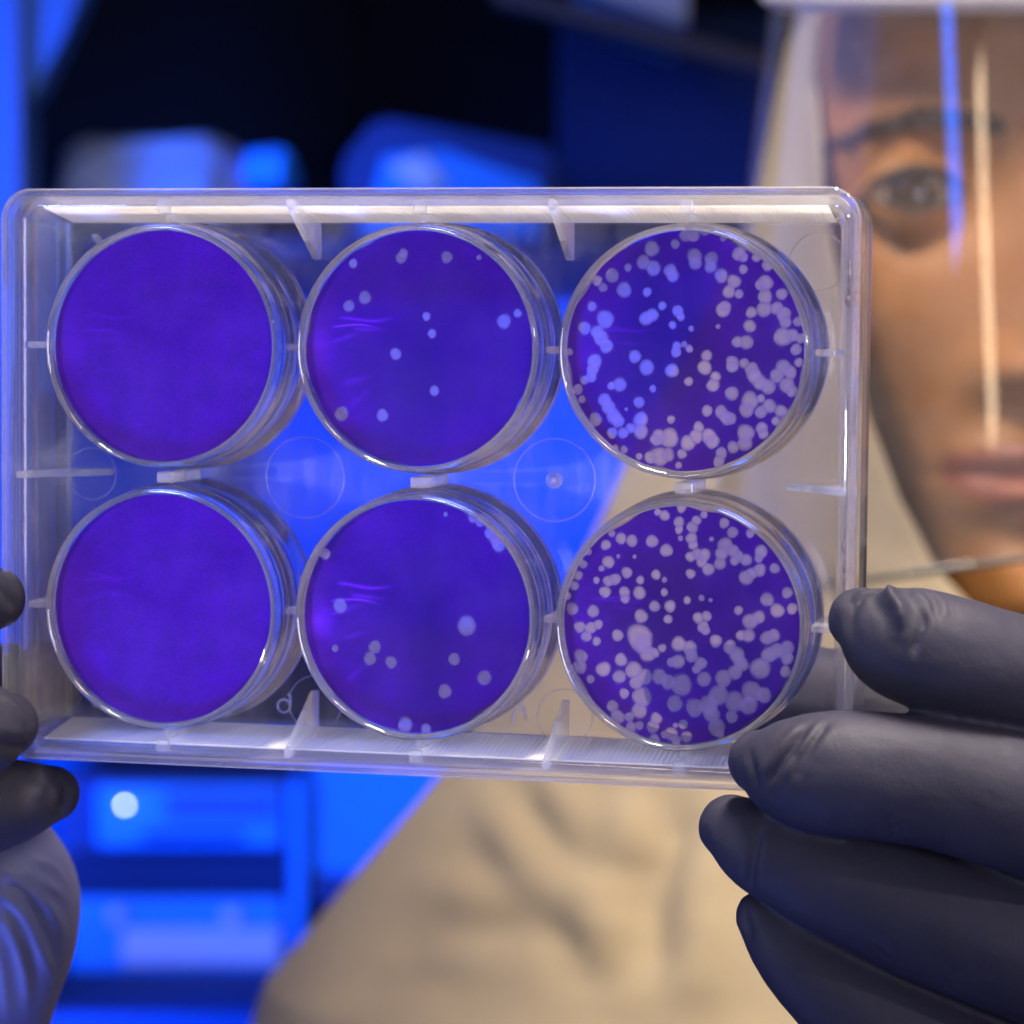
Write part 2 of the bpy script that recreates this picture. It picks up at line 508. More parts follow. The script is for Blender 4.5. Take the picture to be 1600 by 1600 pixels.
def rr_loft(name, prof, straight=6):
    """Closed profile (inset, depth) carried round the plate's rounded outline."""
    rings = []
    for ins, y in prof:
        q = rr_ring(ins)
        rings.append(np.c_[q[:, 0], np.full(len(q), y), q[:, 1]])
    m, n = len(prof), len(rings[0])
    V = np.vstack(rings) * MM
    F = []
    for i in range(m):
        for j in range(n):
            a = i * n + j; b = i * n + (j + 1) % n; c = ((i + 1) % m) * n
            F.append((a, b, c + (j + 1) % n, c + j))
    me = mesh_from(name, V, F, smooth=False)
    bm = bmesh.new(); bm.from_mesh(me); bmesh.ops.recalc_face_normals(bm, faces=bm.faces)
    bm.to_mesh(me); bm.free()
    return me

def auto_smooth(me, deg=32):
    me.polygons.foreach_set("use_smooth", [True] * len(me.polygons))
    bm = bmesh.new(); bm.from_mesh(me)
    for e in bm.edges:
        if len(e.link_faces) == 2 and e.calc_face_angle(0) > RAD(deg): e.smooth = False
    bm.to_mesh(me); bm.free()
    return me

skirt = link("skirt", auto_smooth(rr_loft("skirt", [(0.0, 0.25), (0.0, 2.1), (0.25, 2.4), (1.0, 2.6), (1.2, 3.0), (3.2, 17.4), (3.4, 17.7), (4.3, 17.7), (4.3, 16.6), (2.5, 4.0), (2.3, 3.8), (1.5, 3.6), (1.3, 3.3), (1.15, 0.25), (0.9, 0.0), (0.25, 0.0)])), M['skirt'], plate)
lid_wall = auto_smooth(rr_loft("lid", [(0.15, 9.0), (0.0, 19.4), (0.5, 20.0), (1.35, 20.0), (1.3, 9.0)]))
lid = link("lid", lid_wall, M['wall'], plate)

# lid top
q = rr_ring(1.40)
lt = prism("lid_panel", [(a * MM, b * MM) for a, b in q], 1, 19.0 * MM, 19.96 * MM)
link("lid_panel", lt, M['lid'], lid)

def lathe(name, prof, cx, cz, n=112, closed=True):
    ang = np.linspace(0, 2 * np.pi, n, endpoint=False)
    V = np.vstack([np.c_[cx + r * np.cos(ang), np.full(n, y), cz + r * np.sin(ang)] for r, y in prof]) * MM
    m = len(prof); F = []
    for i in range(m if closed else m - 1):
        for j in range(n):
            a = i * n + j; b = i * n + (j + 1) % n; c = ((i + 1) % m) * n
            F.append((a, b, c + (j + 1) % n, c + j))
    me = mesh_from(name, V, F, smooth=False)
    bm = bmesh.new(); bm.from_mesh(me); bmesh.ops.recalc_face_normals(bm, faces=bm.faces); bm.to_mesh(me); bm.free()
    return auto_smooth(me, 35)

# deck: one sheet with six round openings
def deck_mesh():
    n = 96; rh = 18.45; y = 17.15
    V, F = [], []
    hx, hz = PW / 2 - 4.25, PH / 2 - 4.25
    for i, j, cx, cz in WELLS:
        x0 = -hx if i == 0 else cx - PITCH / 2; x1 = hx if i == 2 else cx + PITCH / 2
        z0 = -hz if j == 1 else cz - PITCH / 2; z1 = hz if j == 0 else cz + PITCH / 2
        b = len(V)
        for k in range(n):
            a = 2 * math.pi * k / n + math.pi / 4; c, s = math.cos(a), math.sin(a)
            V.append((cx + rh * c, y, cz + rh * s))
            t = min(((x1 - cx) / c if c > 1e-9 else (x0 - cx) / c if c < -1e-9 else 1e9), ((z1 - cz) / s if s > 1e-9 else (z0 - cz) / s if s < -1e-9 else 1e9))
            V.append((cx + t * c, y, cz + t * s))
        for k in range(n):
            p = b + 2 * k; q_ = b + 2 * ((k + 1) % n)
            F.append((p, p + 1, q_ + 1, q_))
    me = mesh_from("deck", np.array(V) * MM, F, smooth=False)
    bm = bmesh.new(); bm.from_mesh(me)
    # square off the corners cut by the radial split
    for i, j, cx, cz in WELLS:
        pass
    bmesh.ops.remove_doubles(bm, verts=bm.verts, dist=1e-5)
    bm.to_mesh(me); bm.free()
    return me
deck = link("deck", deck_mesh(), M['pane'], plate)

wall_me = lathe("well_wall", [(17.15, 1.30), (17.35, 2.2), (18.05, 16.9), (18.2, 17.7), (18.5, 18.1), (18.85, 17.8), (18.85, 16.4), (18.65, 15.9), (18.60, 13.3), (18.33, 12.7), (18.26, 7.2), (18.42, 6.9), (18.42, 5.9), (18.20, 5.6), (18.12, 3.0), (18.05, 1.1)], 0, 0)
bead_me = lathe("floor_rim", [(17.55, 0.55), (17.3, 0.8), (17.2, 1.22), (17.85, 1.05), (17.87, 0.75), (17.75, 0.5)], 0, 0)
floor_me = lathe("well_floor", [(0.02, 1.35), (17.1, 1.35), (17.1, 2.05), (0.02, 2.05)], 0, 0, 96)
MID_WELL = ["top left well", "top middle well", "top right well", "bottom left well", "bottom middle well", "bottom right well"]

PLAQUES = {
 (1,2): [(-9.97,12.31,0.7),(-2.71,13.19,0.89),(-2.38,13.84,0.7),(4.09,13.28,0.89),(8.93,13.22,0.42),(-10.58,6.13,0.89),(-8.17,7.36,0.98),(1.13,4.7,0.66),(1.99,2.2,0.7),(12.69,4.07,1.08),(14.69,5.24,0.66),(-3.45,-0.8,0.89),(2.42,-6.08,0.77),(-11.58,-9.62,1.08),(-5.38,-9.76,0.94)],
 (1,3): [(-0.17,16.47,0.94),(1.04,16.47,0.94),(-4.97,14.55,1.11),(-1.6,15.23,0.69),(5.25,16,0.49),(2.59,16.94,0.62),(-6.16,12.64,1.03),(-4.7,11.81,1.11),(-8.34,11.87,0.59),(-2.27,11.47,0.98),(-1.9,10.75,0.94),(1.2,13.5,1.11),(1.33,12.55,0.98),(3.61,13.15,1.03),(3.5,12.08,0.94),(5.03,10.78,1.03),(7.55,13.87,1.08),(8.15,13.4,0.74),(8.18,11.67,0.69),(6.89,9.96,1.03),(6.19,8.53,0.98),(7.64,8.19,0.69),(10.06,13.4,0.74),(11.63,12.23,0.86),(-10.64,10.72,1.03),(-12.83,9.99,0.79),(-11.96,9.03,0.69),(-13.52,6.31,0.74),(-8.91,8.69,1.13),(-5.55,8.4,0.69),(-3.34,6.45,0.64),(-11.59,4.48,1.33),(-12.74,2.67,0.98),(-12.12,1.72,1.11),(-11.37,0.64,1.03),(-14.59,3.21,0.98),(-16.76,-0.25,0.59),(-5.69,4.65,1.03),(-4.73,5.13,0.94),(-1.11,5.75,0.84),(-0.66,4.92,0.64),(-1.8,3.72,0.59),(0.86,3.22,0.44),(4.71,3.58,0.39),(5.39,5.92,1.08),(5.63,6.39,0.89),(11.31,9.74,1.18),(10.72,9.5,0.89),(11.34,7.85,1.11),(11.25,6.08,1.18),(13.03,6.21,0.98),(14,5.38,1.13),(14.25,4.32,0.94),(13.71,8.22,0.89),(9.42,5.59,0.84),(9.21,3.69,0.94),(7.5,1.42,0.84),(8.81,1.38,1.03),(13.93,2.19,1.35),(15.23,2.44,0.98),(16.03,4.34,0.74),(15.86,0.43,0.89),(16.42,1.98,0.74),(-1.16,0.74,0.69),(-0.07,0.99,0.49),(0.66,0.4,0.59),(-1.27,-0.1,0.79),(-7.2,-0.8,0.94),(-13.06,-1.59,1.13),(-13.29,-2.67,0.94),(-13.52,-3.76,0.84),(-14.5,-4.25,0.69),(-5.48,-2.34,1.13),(-1.84,-2.73,1.03),(0.6,-4.26,0.69),(3.13,-0.58,0.84),(2.87,-2.25,1.08),(4.45,-3.54,0.79),(4.11,-4.74,0.98),(6.82,-1.49,0.98),(6.83,-2.08,0.89),(8.5,-1.59,0.74),(9.59,-2.41,1.03),(9.96,-3.35,1.11),(10.81,-4.29,1.11),(12.02,-4.87,1.11),(13.18,-3.32,1.03),(14.12,-2.12,1.18),(15.08,-2.82,0.98),(14.63,-4.6,1.13),(15.36,-5.42,0.89),(16.24,-1.38,0.69),(-9.35,-4.84,1.03),(-10.57,-5.04,0.59),(-4.54,-5.37,0.54),(-6.51,-7.32,0.84),(-11.52,-7.1,1.03),(-10.9,-8.18,1.03),(-10.15,-9.37,1.13),(-9.53,-10.08,0.98),(-8.33,-8.33,0.3),(6.81,-5.89,1.03),(9.42,-6.81,1.28),(8.96,-8.13,1.13),(10.97,-6.55,0.64),(12.18,-7.6,1.03),(11,-8.45,0.94),(13.86,-8.29,0.94),(13.16,-9.73,0.69),(3.32,-8.4,0.84),(5.36,-8.54,0.98),(6.1,-9.36,1.03),(6.7,-9.47,0.89),(-6.24,-9.79,1.13),(-6.22,-11.47,1.13),(-7.68,-11.02,0.74),(-8.77,-11.76,0.84),(-10.36,-11.78,0.84),(-1.86,-9.72,0.64),(-3.53,-12.27,1.13),(-2.07,-12.36,1.43),(-4.01,-12.64,0.89),(2.14,-10.74,0.84),(1.8,-12.06,1.03),(0.6,-13.04,1.13),(3.61,-12.03,1.13),(4.1,-12.74,1.08),(8.89,-11.46,1.28),(8.79,-12.9,1.13),(11.15,-10.71,0.89),(11.4,-11.54,0.79),(7.12,-13.52,0.89),(5.45,-14.39,0.89),(5.11,-15.59,0.89),(-0.22,-14.61,0.74),(-3.49,-15.03,1.43),(-4.71,-15.17,0.98),(-2.28,-14.77,1.03),(-0.68,-16.23,0.54),(-6.41,-15.09,0.54),(-15.47,-5.59,0.79),(-14.84,-7.03,0.59),(-12.84,-9.89,1.03),(-8.62,-14.16,0.59),(-9.85,-13.94,0.54)],
 (2,2): [(7.54,-1.1,1.46),(-6.32,-4.7,0.98),(-7.04,-6.42,0.98),(-3.81,-6.86,0.91),(5.71,-6.07,0.91),(10.26,-8.65,1.1),(4.34,-10.85,1.04),(-13.97,8.83,0.85),(-11.63,1.22,1.1),(-12.29,-5.06,0.55),(-1.59,-15.99,1.16),(4.28,15.09,0.37),(1.56,-16.54,0.85),(8.33,14.63,0.73),(11.14,12.58,1.1),(12.24,10.79,1.04),(9.42,14.2,0.85),(11.77,11.54,0.91)],
 (2,3): [(-3.58,16.11,0.59),(-2.6,15.66,0.79),(-0.19,16.79,0.74),(-0.53,14.74,0.84),(-0.51,13.66,0.64),(-0.25,12.46,0.44),(2.01,15.04,0.74),(1.42,14.07,0.89),(1.32,12.5,0.89),(1.58,11.54,0.74),(3.09,15.91,0.59),(6,14.78,0.79),(7.23,13.49,0.84),(9.75,13.43,0.69),(4.23,12.45,0.39),(1.24,9.85,0.79),(2.2,10.24,0.89),(3.17,10.14,0.98),(2.82,9.17,0.84),(3.81,8.12,0.94),(6.17,11.66,1.13),(5.7,10.45,1.03),(5.48,9,0.94),(7.26,10.85,0.98),(8.12,10.03,0.89),(9.21,9.58,0.89),(7.53,9.42,0.69),(11.35,10.84,0.98),(11,9.87,0.69),(11.15,8.2,0.98),(10.08,7.69,0.89),(9.25,7.07,1.08),(13.3,8.5,0.79),(-10.26,12.94,0.59),(-8.91,12.2,0.84),(-7.31,11.92,0.89),(-4.38,11.92,0.94),(-2.29,10.67,0.98),(-11.1,11.22,0.79),(-10.7,8.76,0.94),(-9.24,9.62,0.34),(-6.87,9.64,0.34),(-11.68,7.81,0.49),(-13.67,10.19,0.59),(-14.39,8.35,0.69),(-15.11,6.7,0.74),(-15.66,5.22,0.74),(-7.99,7.31,0.84),(-10.67,6.02,0.84),(-9.69,6.29,0.89),(-12.39,6.09,0.54),(-11.14,4.43,0.89),(-8.32,4.51,0.84),(-8.18,3.55,0.74),(-6.02,6.27,0.64),(-6.11,4.45,0.98),(-3.76,7.13,0.74),(-2.48,6.42,0.44),(-2.5,4.63,0.59),(1.27,7.4,0.74),(0.84,3.57,0.59),(2.9,4,0.49),(4.23,3.72,0.34),(-15.92,1.85,0.94),(-12.83,1.58,0.94),(-16.68,3.66,0.64),(-3.89,2.58,0.84),(-1.65,2.65,0.89),(-1.92,0.78,0.69),(8.23,2.35,0.69),(12.29,4.04,1.03),(13.75,2.52,1.08),(15.15,5.08,0.84),(15.9,2.83,0.84),(2.45,1.09,0.84),(3.66,1.37,0.79),(11.13,1.48,0.98),(9.94,0.84,1.18),(-5.83,1.07,1.03),(-6.03,-1.94,1.92),(-5.53,-2.89,1.48),(-9.22,-1.8,0.89),(-12.29,-2.75,0.69),(-14.78,-0.76,0.89),(-13.17,-0.83,0.89),(-12.07,-0.31,0.74),(-13.78,-2.07,0.84),(-14.61,-5.03,1.08),(-14.71,-6.49,1.08),(-4.78,-4.32,1.18),(-3.8,-4.17,0.74),(-2.71,-3.4,0.64),(-8.69,-5.31,0.98),(-11.25,-6.74,1.13),(-8.9,-7.75,1.03),(-6.83,-6.7,1.28),(-5.23,-7.62,1.18),(-6.44,-8.51,1.03),(-3.03,-7.54,1.13),(-1.8,-8.22,1.13),(0.16,-8.63,1.58),(3.43,-7.67,1.08),(-0.29,-2.72,1.13),(1.3,-3.27,1.08),(1.56,-4.35,0.98),(-0.37,-5.26,1.03),(-1.35,-5.42,0.69),(2.91,-5.39,0.94),(2.31,-6.26,0.69),(3.2,-0.19,0.89),(3.57,-0.66,0.69),(5.04,-2.13,0.94),(7.11,-2.95,1.03),(8.09,-4,1.13),(8.71,-5.31,1.13),(7.88,-6.54,1.03),(6.21,-7.45,1.23),(11.49,-5.81,1.53),(12.66,-3.85,1.13),(13.84,-3.21,1.13),(15.27,-2.8,1.08),(15.3,-4.24,0.98),(8.65,-1.22,0.79),(9.73,-1.18,0.98),(12.38,-1.45,1.03),(13.33,-1.06,0.94),(15.09,-6.16,0.84),(-8.14,-10.16,0.79),(-5.55,-10.55,1.48),(-5.9,-12.51,1.23),(-0.78,-11.34,1.18),(2.15,-11.83,1.33),(4.09,-11.39,1.38),(5.52,-9.89,1.48),(7.95,-10.76,1.48),(10.34,-9.22,1.53),(12.03,-9.64,1.13),(9.88,-11.17,1.33),(4.59,-12.58,1.23),(7.5,-12.95,0.89),(5.34,-14.49,1.28),(5.84,-15.44,0.69),(-9.83,-12.05,0.89),(-9.08,-13.6,1.13),(-7.36,-13.54,0.74),(-5.87,-14.7,0.69),(-3.43,-13.63,0.94),(-3.91,-14.86,0.94),(-0.61,-14.49,0.44),(0.48,-14.32,0.74),(0.99,-16.07,0.84),(-1.21,-15.72,0.98),(-2.18,-15.89,0.59),(-0.46,-16.67,0.74),(-3.64,-16.68,0.84),(-13.09,-8.27,0.64),(-7.09,-14.99,0.84)],
}

disc_meshes = []
for s in range(4):
    r_ = np.random.default_rng(40 + s)
    n = 22; a = np.linspace(0, 2 * np.pi, n, endpoint=False)
    rad = 1 + 0.05 * np.sin(2 * a + r_.uniform(0, 6)) + 0.04 * np.sin(3 * a + r_.uniform(0, 6)) + r_.uniform(-.015, .015, n)
    V = [[0, -0.010, 0]]; fade = [1.0]
    for k_, (q_, y_, f_) in enumerate(((0.48, -0.009, 1.0), (0.80, -0.006, 0.8), (1.16, 0.0, 0.0))):
        for t_, r__ in zip(a, rad):
            V.append([q_ * r__ * math.cos(t_), y_, q_ * r__ * math.sin(t_)]); fade.append(f_)
    F = [(0, 1 + (k + 1) % n, 1 + k) for k in range(n)]
    for rg in range(2):
        o_ = 1 + rg * n
        F += [(o_ + k, o_ + (k + 1) % n, o_ + n + (k + 1) % n, o_ + n + k) for k in range(n)]
    me = mesh_from("plaque", np.array(V) * MM, F); me.materials.append(M['plaque'])
    me.attributes.new("fade", 'FLOAT', 'POINT').data.foreach_set("value", fade)
    disc_meshes.append(me)

all_r = sorted((r for l in PLAQUES.values() for _, _, r in l), reverse=True)
R_MIN = all_r[295] if len(all_r) > 296 else 0

def stain_disc(key, plaques, res, R=17.08):
    n = res
    u = np.linspace(-1, 1, n)
    A, B = np.meshgrid(u, u, indexing='ij')
    a, b = A.ravel(), B.ravel()
    r = np.maximum(np.abs(a), np.abs(b))
    phi = np.arctan2(b, a)
    # concentric map of the square onto the disc
    with np.errstate(divide='ignore', invalid='ignore'):
        ph = np.where(np.abs(a) >= np.abs(b), np.where(a >= 0, (np.pi / 4) * np.nan_to_num(b / a), np.pi + (np.pi / 4) * np.nan_to_num(b / a)),
                      np.where(b >= 0, np.pi / 2 - (np.pi / 4) * np.nan_to_num(a / b), 3 * np.pi / 2 - (np.pi / 4) * np.nan_to_num(a / b)))
    x, z = R * r * np.cos(ph), R * r * np.sin(ph)
    V = np.c_[x, np.zeros(len(x)), z] * MM
    I = np.arange(n * n).reshape(n, n)
    F = np.stack([I[:-1, :-1], I[1:, :-1], I[1:, 1:], I[:-1, 1:]], -1).reshape(-1, 4)
    clear = np.zeros(len(x))
    r_ = np.random.default_rng(key[0] * 10 + key[1] + 3)
    for (px, pz, pr) in plaques:
        ph0, ph1 = r_.uniform(0, 6, 2)
        th = np.arctan2(z - pz, x - px)
        d = np.hypot(x - px, z - pz) / (pr * (1 + .05 * np.sin(2 * th + ph0) + .05 * np.sin(3 * th + ph1)))
        soft = 0.42 + 0.12 / pr
        c = np.clip((1.06 - d) / soft, 0, 1)
        c = c * c * (3 - 2 * c) * (r_.uniform(0.62, 0.92) if pr > .5 else r_.uniform(.3, .6))
        clear = np.maximum(clear, c)
    # worn, uneven outer edge
    rim = np.hypot(x, z)
    edge_n = np.array([noise.noise((math.cos(t) * 3 + key[0] * 7, math.sin(t) * 3, key[1] * 5.0)) for t in np.arctan2(z, x)])
    if plaques:
        clear = np.maximum(clear, np.clip((rim - (17.05 + 0.5 * np.minimum(0, edge_n + .1) * 2.2)) / 0.35, 0, 1) * 0.7)
    # caustic glare painted into the stain colour: streaks and a glow on the left
    glare = np.zeros(len(x))
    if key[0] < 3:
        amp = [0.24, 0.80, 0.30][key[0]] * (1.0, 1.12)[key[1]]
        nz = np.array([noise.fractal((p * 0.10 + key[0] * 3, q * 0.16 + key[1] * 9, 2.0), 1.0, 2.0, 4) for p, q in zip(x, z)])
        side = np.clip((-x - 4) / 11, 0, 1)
        glare = 0.35 * amp * side * np.clip(0.25 + nz * 0.9, 0, 1)
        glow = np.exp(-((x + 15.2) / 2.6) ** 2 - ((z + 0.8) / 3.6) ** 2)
        glare = np.maximum(glare, 0.75 * amp * glow * (0.8 + 0.5 * nz))
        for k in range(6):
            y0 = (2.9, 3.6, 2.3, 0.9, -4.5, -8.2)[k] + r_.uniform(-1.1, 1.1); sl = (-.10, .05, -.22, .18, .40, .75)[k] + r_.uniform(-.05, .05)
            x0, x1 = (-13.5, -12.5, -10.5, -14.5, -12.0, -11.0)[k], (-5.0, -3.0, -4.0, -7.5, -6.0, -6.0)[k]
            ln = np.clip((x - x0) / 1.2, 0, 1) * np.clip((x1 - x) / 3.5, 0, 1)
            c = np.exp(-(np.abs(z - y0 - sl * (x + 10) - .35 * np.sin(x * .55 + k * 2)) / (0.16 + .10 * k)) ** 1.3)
            glare = np.maximum(glare, amp * (1.25, .8, .55, .5, .35, .3)[k] * ln * c)
    # deeper pooling of the dye towards the middle of the infected wells, paler strip along the rim
    nz2 = np.array([noise.fractal((p * 0.09 + key[0] * 5, q * 0.05 + key[1] * 4, 7.0), 1.0, 2.0, 4) for p, q in zip(x, z)])
    cen = np.exp(-((x - 1.0) ** 2 + (z - .5) ** 2) / (2 * 7.5 ** 2))
    deepen = np.clip([0.10, 0.50, 0.72][key[0]] * (0.35 + 0.75 * cen + 0.55 * nz2), 0, 0.95)
    deepen = np.clip(deepen + (0.0, 0.27, 0.27)[key[0]], 0, 1) * (1 - np.clip(glare * 1.5, 0, 1))
    me = mesh_from("stain_layer", V, F)
    ca = me.color_attributes.new("stain", 'FLOAT_COLOR', 'POINT')
    ca.data.foreach_set("color", np.c_[clear, np.clip(glare, 0, 1), deepen, np.ones(len(x))].ravel())
    return me

STAIN_LABEL = {(0, 0): "even violet stain layer without any plaque in the upper plain well",
               (0, 1): "even violet stain layer without any plaque in the lower plain well",
               (1, 0): "violet stain layer dotted with about fifteen small pale plaques",
               (1, 1): "violet stain layer with few faint plaques and one bright one",
               (2, 0): "violet stain layer crowded with large pale plaques beside the upper finger",
               (2, 1): "violet stain layer crowded with small plaques behind the gloved fingertip"}
for i, j, cx, cz in WELLS:
    off = (cx * MM, 0, cz * MM)
    link("well_wall", wall_me, M['wall'], plate).location = off
    link("floor_rim", bead_me, M['bead'], plate).location = off
    link("well_floor", floor_me, M['floor'], plate).location = off
    pl = PLAQUES.get((j + 1, i + 1), [])
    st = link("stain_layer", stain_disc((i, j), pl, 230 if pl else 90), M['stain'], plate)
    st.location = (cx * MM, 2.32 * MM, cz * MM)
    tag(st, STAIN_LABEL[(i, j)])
    small = []
    for k, (x, z, r) in enumerate(pl):
        if r < R_MIN:
            small.append((x, z, r)); continue
        o = bpy.data.objects.new("plaque", disc_meshes[k % 4]); COL.objects.link(o); o.parent = st
        o.location = (x * MM, -(0.03 + 0.0012 * k) * MM, z * MM)
        o.scale = (r, 1, r)
    if small:
        parts = []
        src = disc_meshes[0]; sv = verts_of(src); sf = [tuple(p.vertices) for p in src.polygons]
        for k, (x, z, r) in enumerate(small):
            parts.append((sv * [r, 1, r] + np.array([x, -(0.225 + 0.0012 * k), z]) * MM, sf))
        V, F = join_data(parts)
        sp_me = mesh_from("small_plaque", V, F)
        fd = np.empty(len(sv)); src.attributes["fade"].data.foreach_get("value", fd)
        sp_me.attributes.new("fade", 'FLOAT', 'POINT').data.foreach_set("value", np.tile(fd, len(small)))
        tag(link("small_plaque", sp_me, M['plaque'], st), kind="stuff")

# fins, gussets and pegs moulded between the wells and the skirt
def part(name, me, mat): return link(name, me, mat, plate)
ix, iz = PW / 2 - 3.3, PH / 2 - 3.3
T = 0.95 / 2
def bxm(p0, p1, bev=0.12): return bevel_box("fin", [c * MM for c in p0], [c * MM for c in p1], bev * MM, 2)
for sgn in (1, -1):
    for i in range(3):
        cx = (i - 1) * PITCH
        zo, zi = sgn * (iz - 0.1), sgn * (PITCH / 2 + 18.5)
        part("fin", bxm((cx - T, 4.5, min(zo, zi)), (cx + T, 16.9, max(zo, zi))), M['fin'])
        part("fin", bxm((cx - 0.9, 1.9, min(sgn * (iz + 1.6), zo)), (cx + 0.9, 3.2, max(sgn * (iz + 1.6), zo))), M['fin'])
    for gx in (-PITCH / 2, PITCH / 2):
        zo, z1, z2 = sgn * (iz - 0.05), sgn * (iz - 0.9), sgn * (iz - 6.6)
        me = prism("gusset", [(1.9 * MM, sgn * (iz + 1.8) * MM), (16.9 * MM, sgn * (iz - 0.8) * MM), (16.9 * MM, z2 * MM), (15.4 * MM, z2 * MM), (1.9 * MM, sgn * (iz + 0.7) * MM)], 0, (gx - 0.5) * MM, (gx + 0.5) * MM, 0.1 * MM)
        part("gusset", me, M['fin'])
for sgn in (1, -1):
    for j in range(2):
        cz = (0.5 - j) * PITCH
        xo, xi = sgn * (ix - 0.1), sgn * (PITCH + 18.6)
        part("fin", bxm((min(xo, xi), 2.2, cz - T), (max(xo, xi), 16.9, cz + T)), M['fin'])
    xo, x1, x2 = sgn * (ix - 0.05), sgn * (ix - 1.2), sgn * (ix - 8.2)
    me = prism("gusset", [(sgn * (ix + 1.8) * MM, 2.0 * MM), (sgn * (ix - 0.8) * MM, 16.9 * MM), (x2 * MM, 16.9 * MM), (x2 * MM, 15.2 * MM), (sgn * (ix + 0.6) * MM, 2.0 * MM)], 2, -0.5 * MM, 0.5 * MM, 0.1 * MM)
    part("gusset", me, M['fin'])
for j in range(2):
    cz = (0.5 - j) * PITCH
    for cx in (-PITCH / 2, PITCH / 2):
        part("web", bxm((cx - 0.95, 4.0, cz - T), (cx + 0.95, 15.8, cz + T)), M['fin'])
for i in range(3):
    cx = (i - 1) * PITCH
    part("web", bxm((cx - 1.3, 3.0, -0.8), (cx + 1.3, 15.8, 0.8), 0.25), M['fin'])
for (cx, cz, a) in ((-PITCH, PITCH / 2, 133), (-PITCH, -PITCH / 2, 227)):
    c, s = math.cos(RAD(a)), math.sin(RAD(a))
    V, F = tube_data([((cx + r * c) * MM, 14.5 * MM, (cz + r * s) * MM, 0.62 * MM) for r in (18.6, 20.5, 22.6)], 14, 4)
    part("peg", mesh_from("peg", V, F), M['fin'])

def ring_mark(cx, cz, R, w=0.09, y=17.0, a0=0, a1=360):
    n = 72
    pts = [((cx + R * math.cos(RAD(a0 + (a1 - a0) * k / n))) * MM, y * MM, (cz + R * math.sin(RAD(a0 + (a1 - a0) * k / n))) * MM, w * MM) for k in range(n + 1)]
    return tube_data(pts, 8, 1, a1 - a0 < 360, a1 - a0 < 360)
def mark(name, datas):
    V, F = join_data(datas); return part(name, mesh_from(name, V, F), M['mark'])
for (cx, cz, R) in ((PITCH / 2 - 2.2, 0.1, 6.2), (-PITCH / 2 - 2.0, -0.3, 6.2), (-PITCH / 2 - 0.2, -PH / 2 + 7.8, 4.2), (PITCH / 2 - 0.2, -PH / 2 + 7.2, 4.2), (PITCH + 17.2, PH / 2 - 10.0, 4.2), (-PITCH - 17.0, -0.4, 4.0)):
    mark("ring_mark", [ring_mark(cx, cz, R)])
V, F = tube_data([((PITCH / 2 - 2.2) * MM, y * MM, 0.1 * MM, r * MM) for y, r in ((15.7, .8), (16.2, 1.15), (17.0, 1.2))], 24, 3)
part("centre_nub", mesh_from("centre_nub", V, F), M['mark'])
# raised characters on the deck, seen from behind
def stroke(pts, w=0.2): return tube_data([(x * MM, 16.95 * MM, z * MM, w * MM) for x, z in pts], 8, 4)
gx, gz = -PITCH / 2 - 5.2, -PH / 2 + 7.2
mark("raised_character", [ring_mark(gx, gz, 1.0, 0.22), stroke([(gx + .95, gz + .2), (gx + 1.15, gz + 1.0), (gx + .75, gz + 1.9)])])
gx = PITCH / 2 - 7.2; gz = -PH / 2 + 7.0
mark("raised_character", [ring_mark(gx, gz, 1.0, 0.22, a0=-20, a1=215), stroke([(gx + .9, gz - .3), (gx + .8, gz + 1.3), (gx + 0.1, gz + 1.9)]), stroke([(gx - 1, gz), (gx - 1.0, gz - 1.2)])])
gx = -PITCH - 14.8
mark("raised_character", [ring_mark(gx, 6.0, 0.8, 0.18), ring_mark(gx, 4.2, 0.8, 0.18)])
gx = -PITCH - 12.2
mark("raised_character", [stroke([(gx - .9, 5.2), (gx - .9, 3.4)]), stroke([(gx - .9, 3.4), (gx + .9, 3.4)]), stroke([(gx + .9, 3.4), (gx + .9, 4.4)]), stroke([(gx, 3.5), (gx, 4.6)])])

# dried stain spots on the right-hand wall
for k, (z, s, ln) in enumerate(((31.0, .35, 1.6), (27.6, .55, 1.3), (11.5, .35, 2.2), (8.5, .45, 1.6), (-7.6, .45, 1.6), (-11.5, .4, 1.2), (-14.0, .3, 1.0))):
    V, F = tube_data([((PW / 2 - 2.2 + random.uniform(-.2, .2)) * MM, (9 + random.uniform(-1, 1)) * MM, (z + t * ln) * MM, s * MM * w) for t, w in ((-1, .35), (-.4, .9), (.2, .7), (1, .3))], 10, 4)
    o = part("dried_stain_spot", mesh_from("dried_stain_spot", V, F), M['spot'])

# frosted grip strips along the inner long walls, moulded with fine ribs
def grip(sgn):
    n = 300; xs = np.linspace(-PW / 2 + 5.0, PW / 2 - 5.0, n)
    dz = np.where(np.arange(n) % 2 == 0, 0.0, 0.07)
    V, F = [], []
    za, zc = PH / 2 - 2.62, PH / 2 - 4.30
    for x, d_ in zip(xs, dz):
        for y, z in ((4.4, za + 0.25), (4.4, za - d_), (16.2, zc - d_), (16.2, zc + 0.25)):
            V.append((x, y, sgn * z))
    for i in range(n - 1):
        for j in range(4):
            F.append((i * 4 + j, i * 4 + (j + 1) % 4, i * 4 + 4 + (j + 1) % 4, i * 4 + 4 + j))
    F += [(0, 1, 2, 3), tuple((n - 1) * 4 + j for j in (3, 2, 1, 0))]
    me = mesh_from("grip_strip", np.array(V) * MM, F, smooth=False)
    bm = bmesh.new(); bm.from_mesh(me); bmesh.ops.recalc_face_normals(bm, faces=bm.faces); bm.to_mesh(me); bm.free()
    part("grip_strip", me, M['frost'])
grip(1); grip(-1)
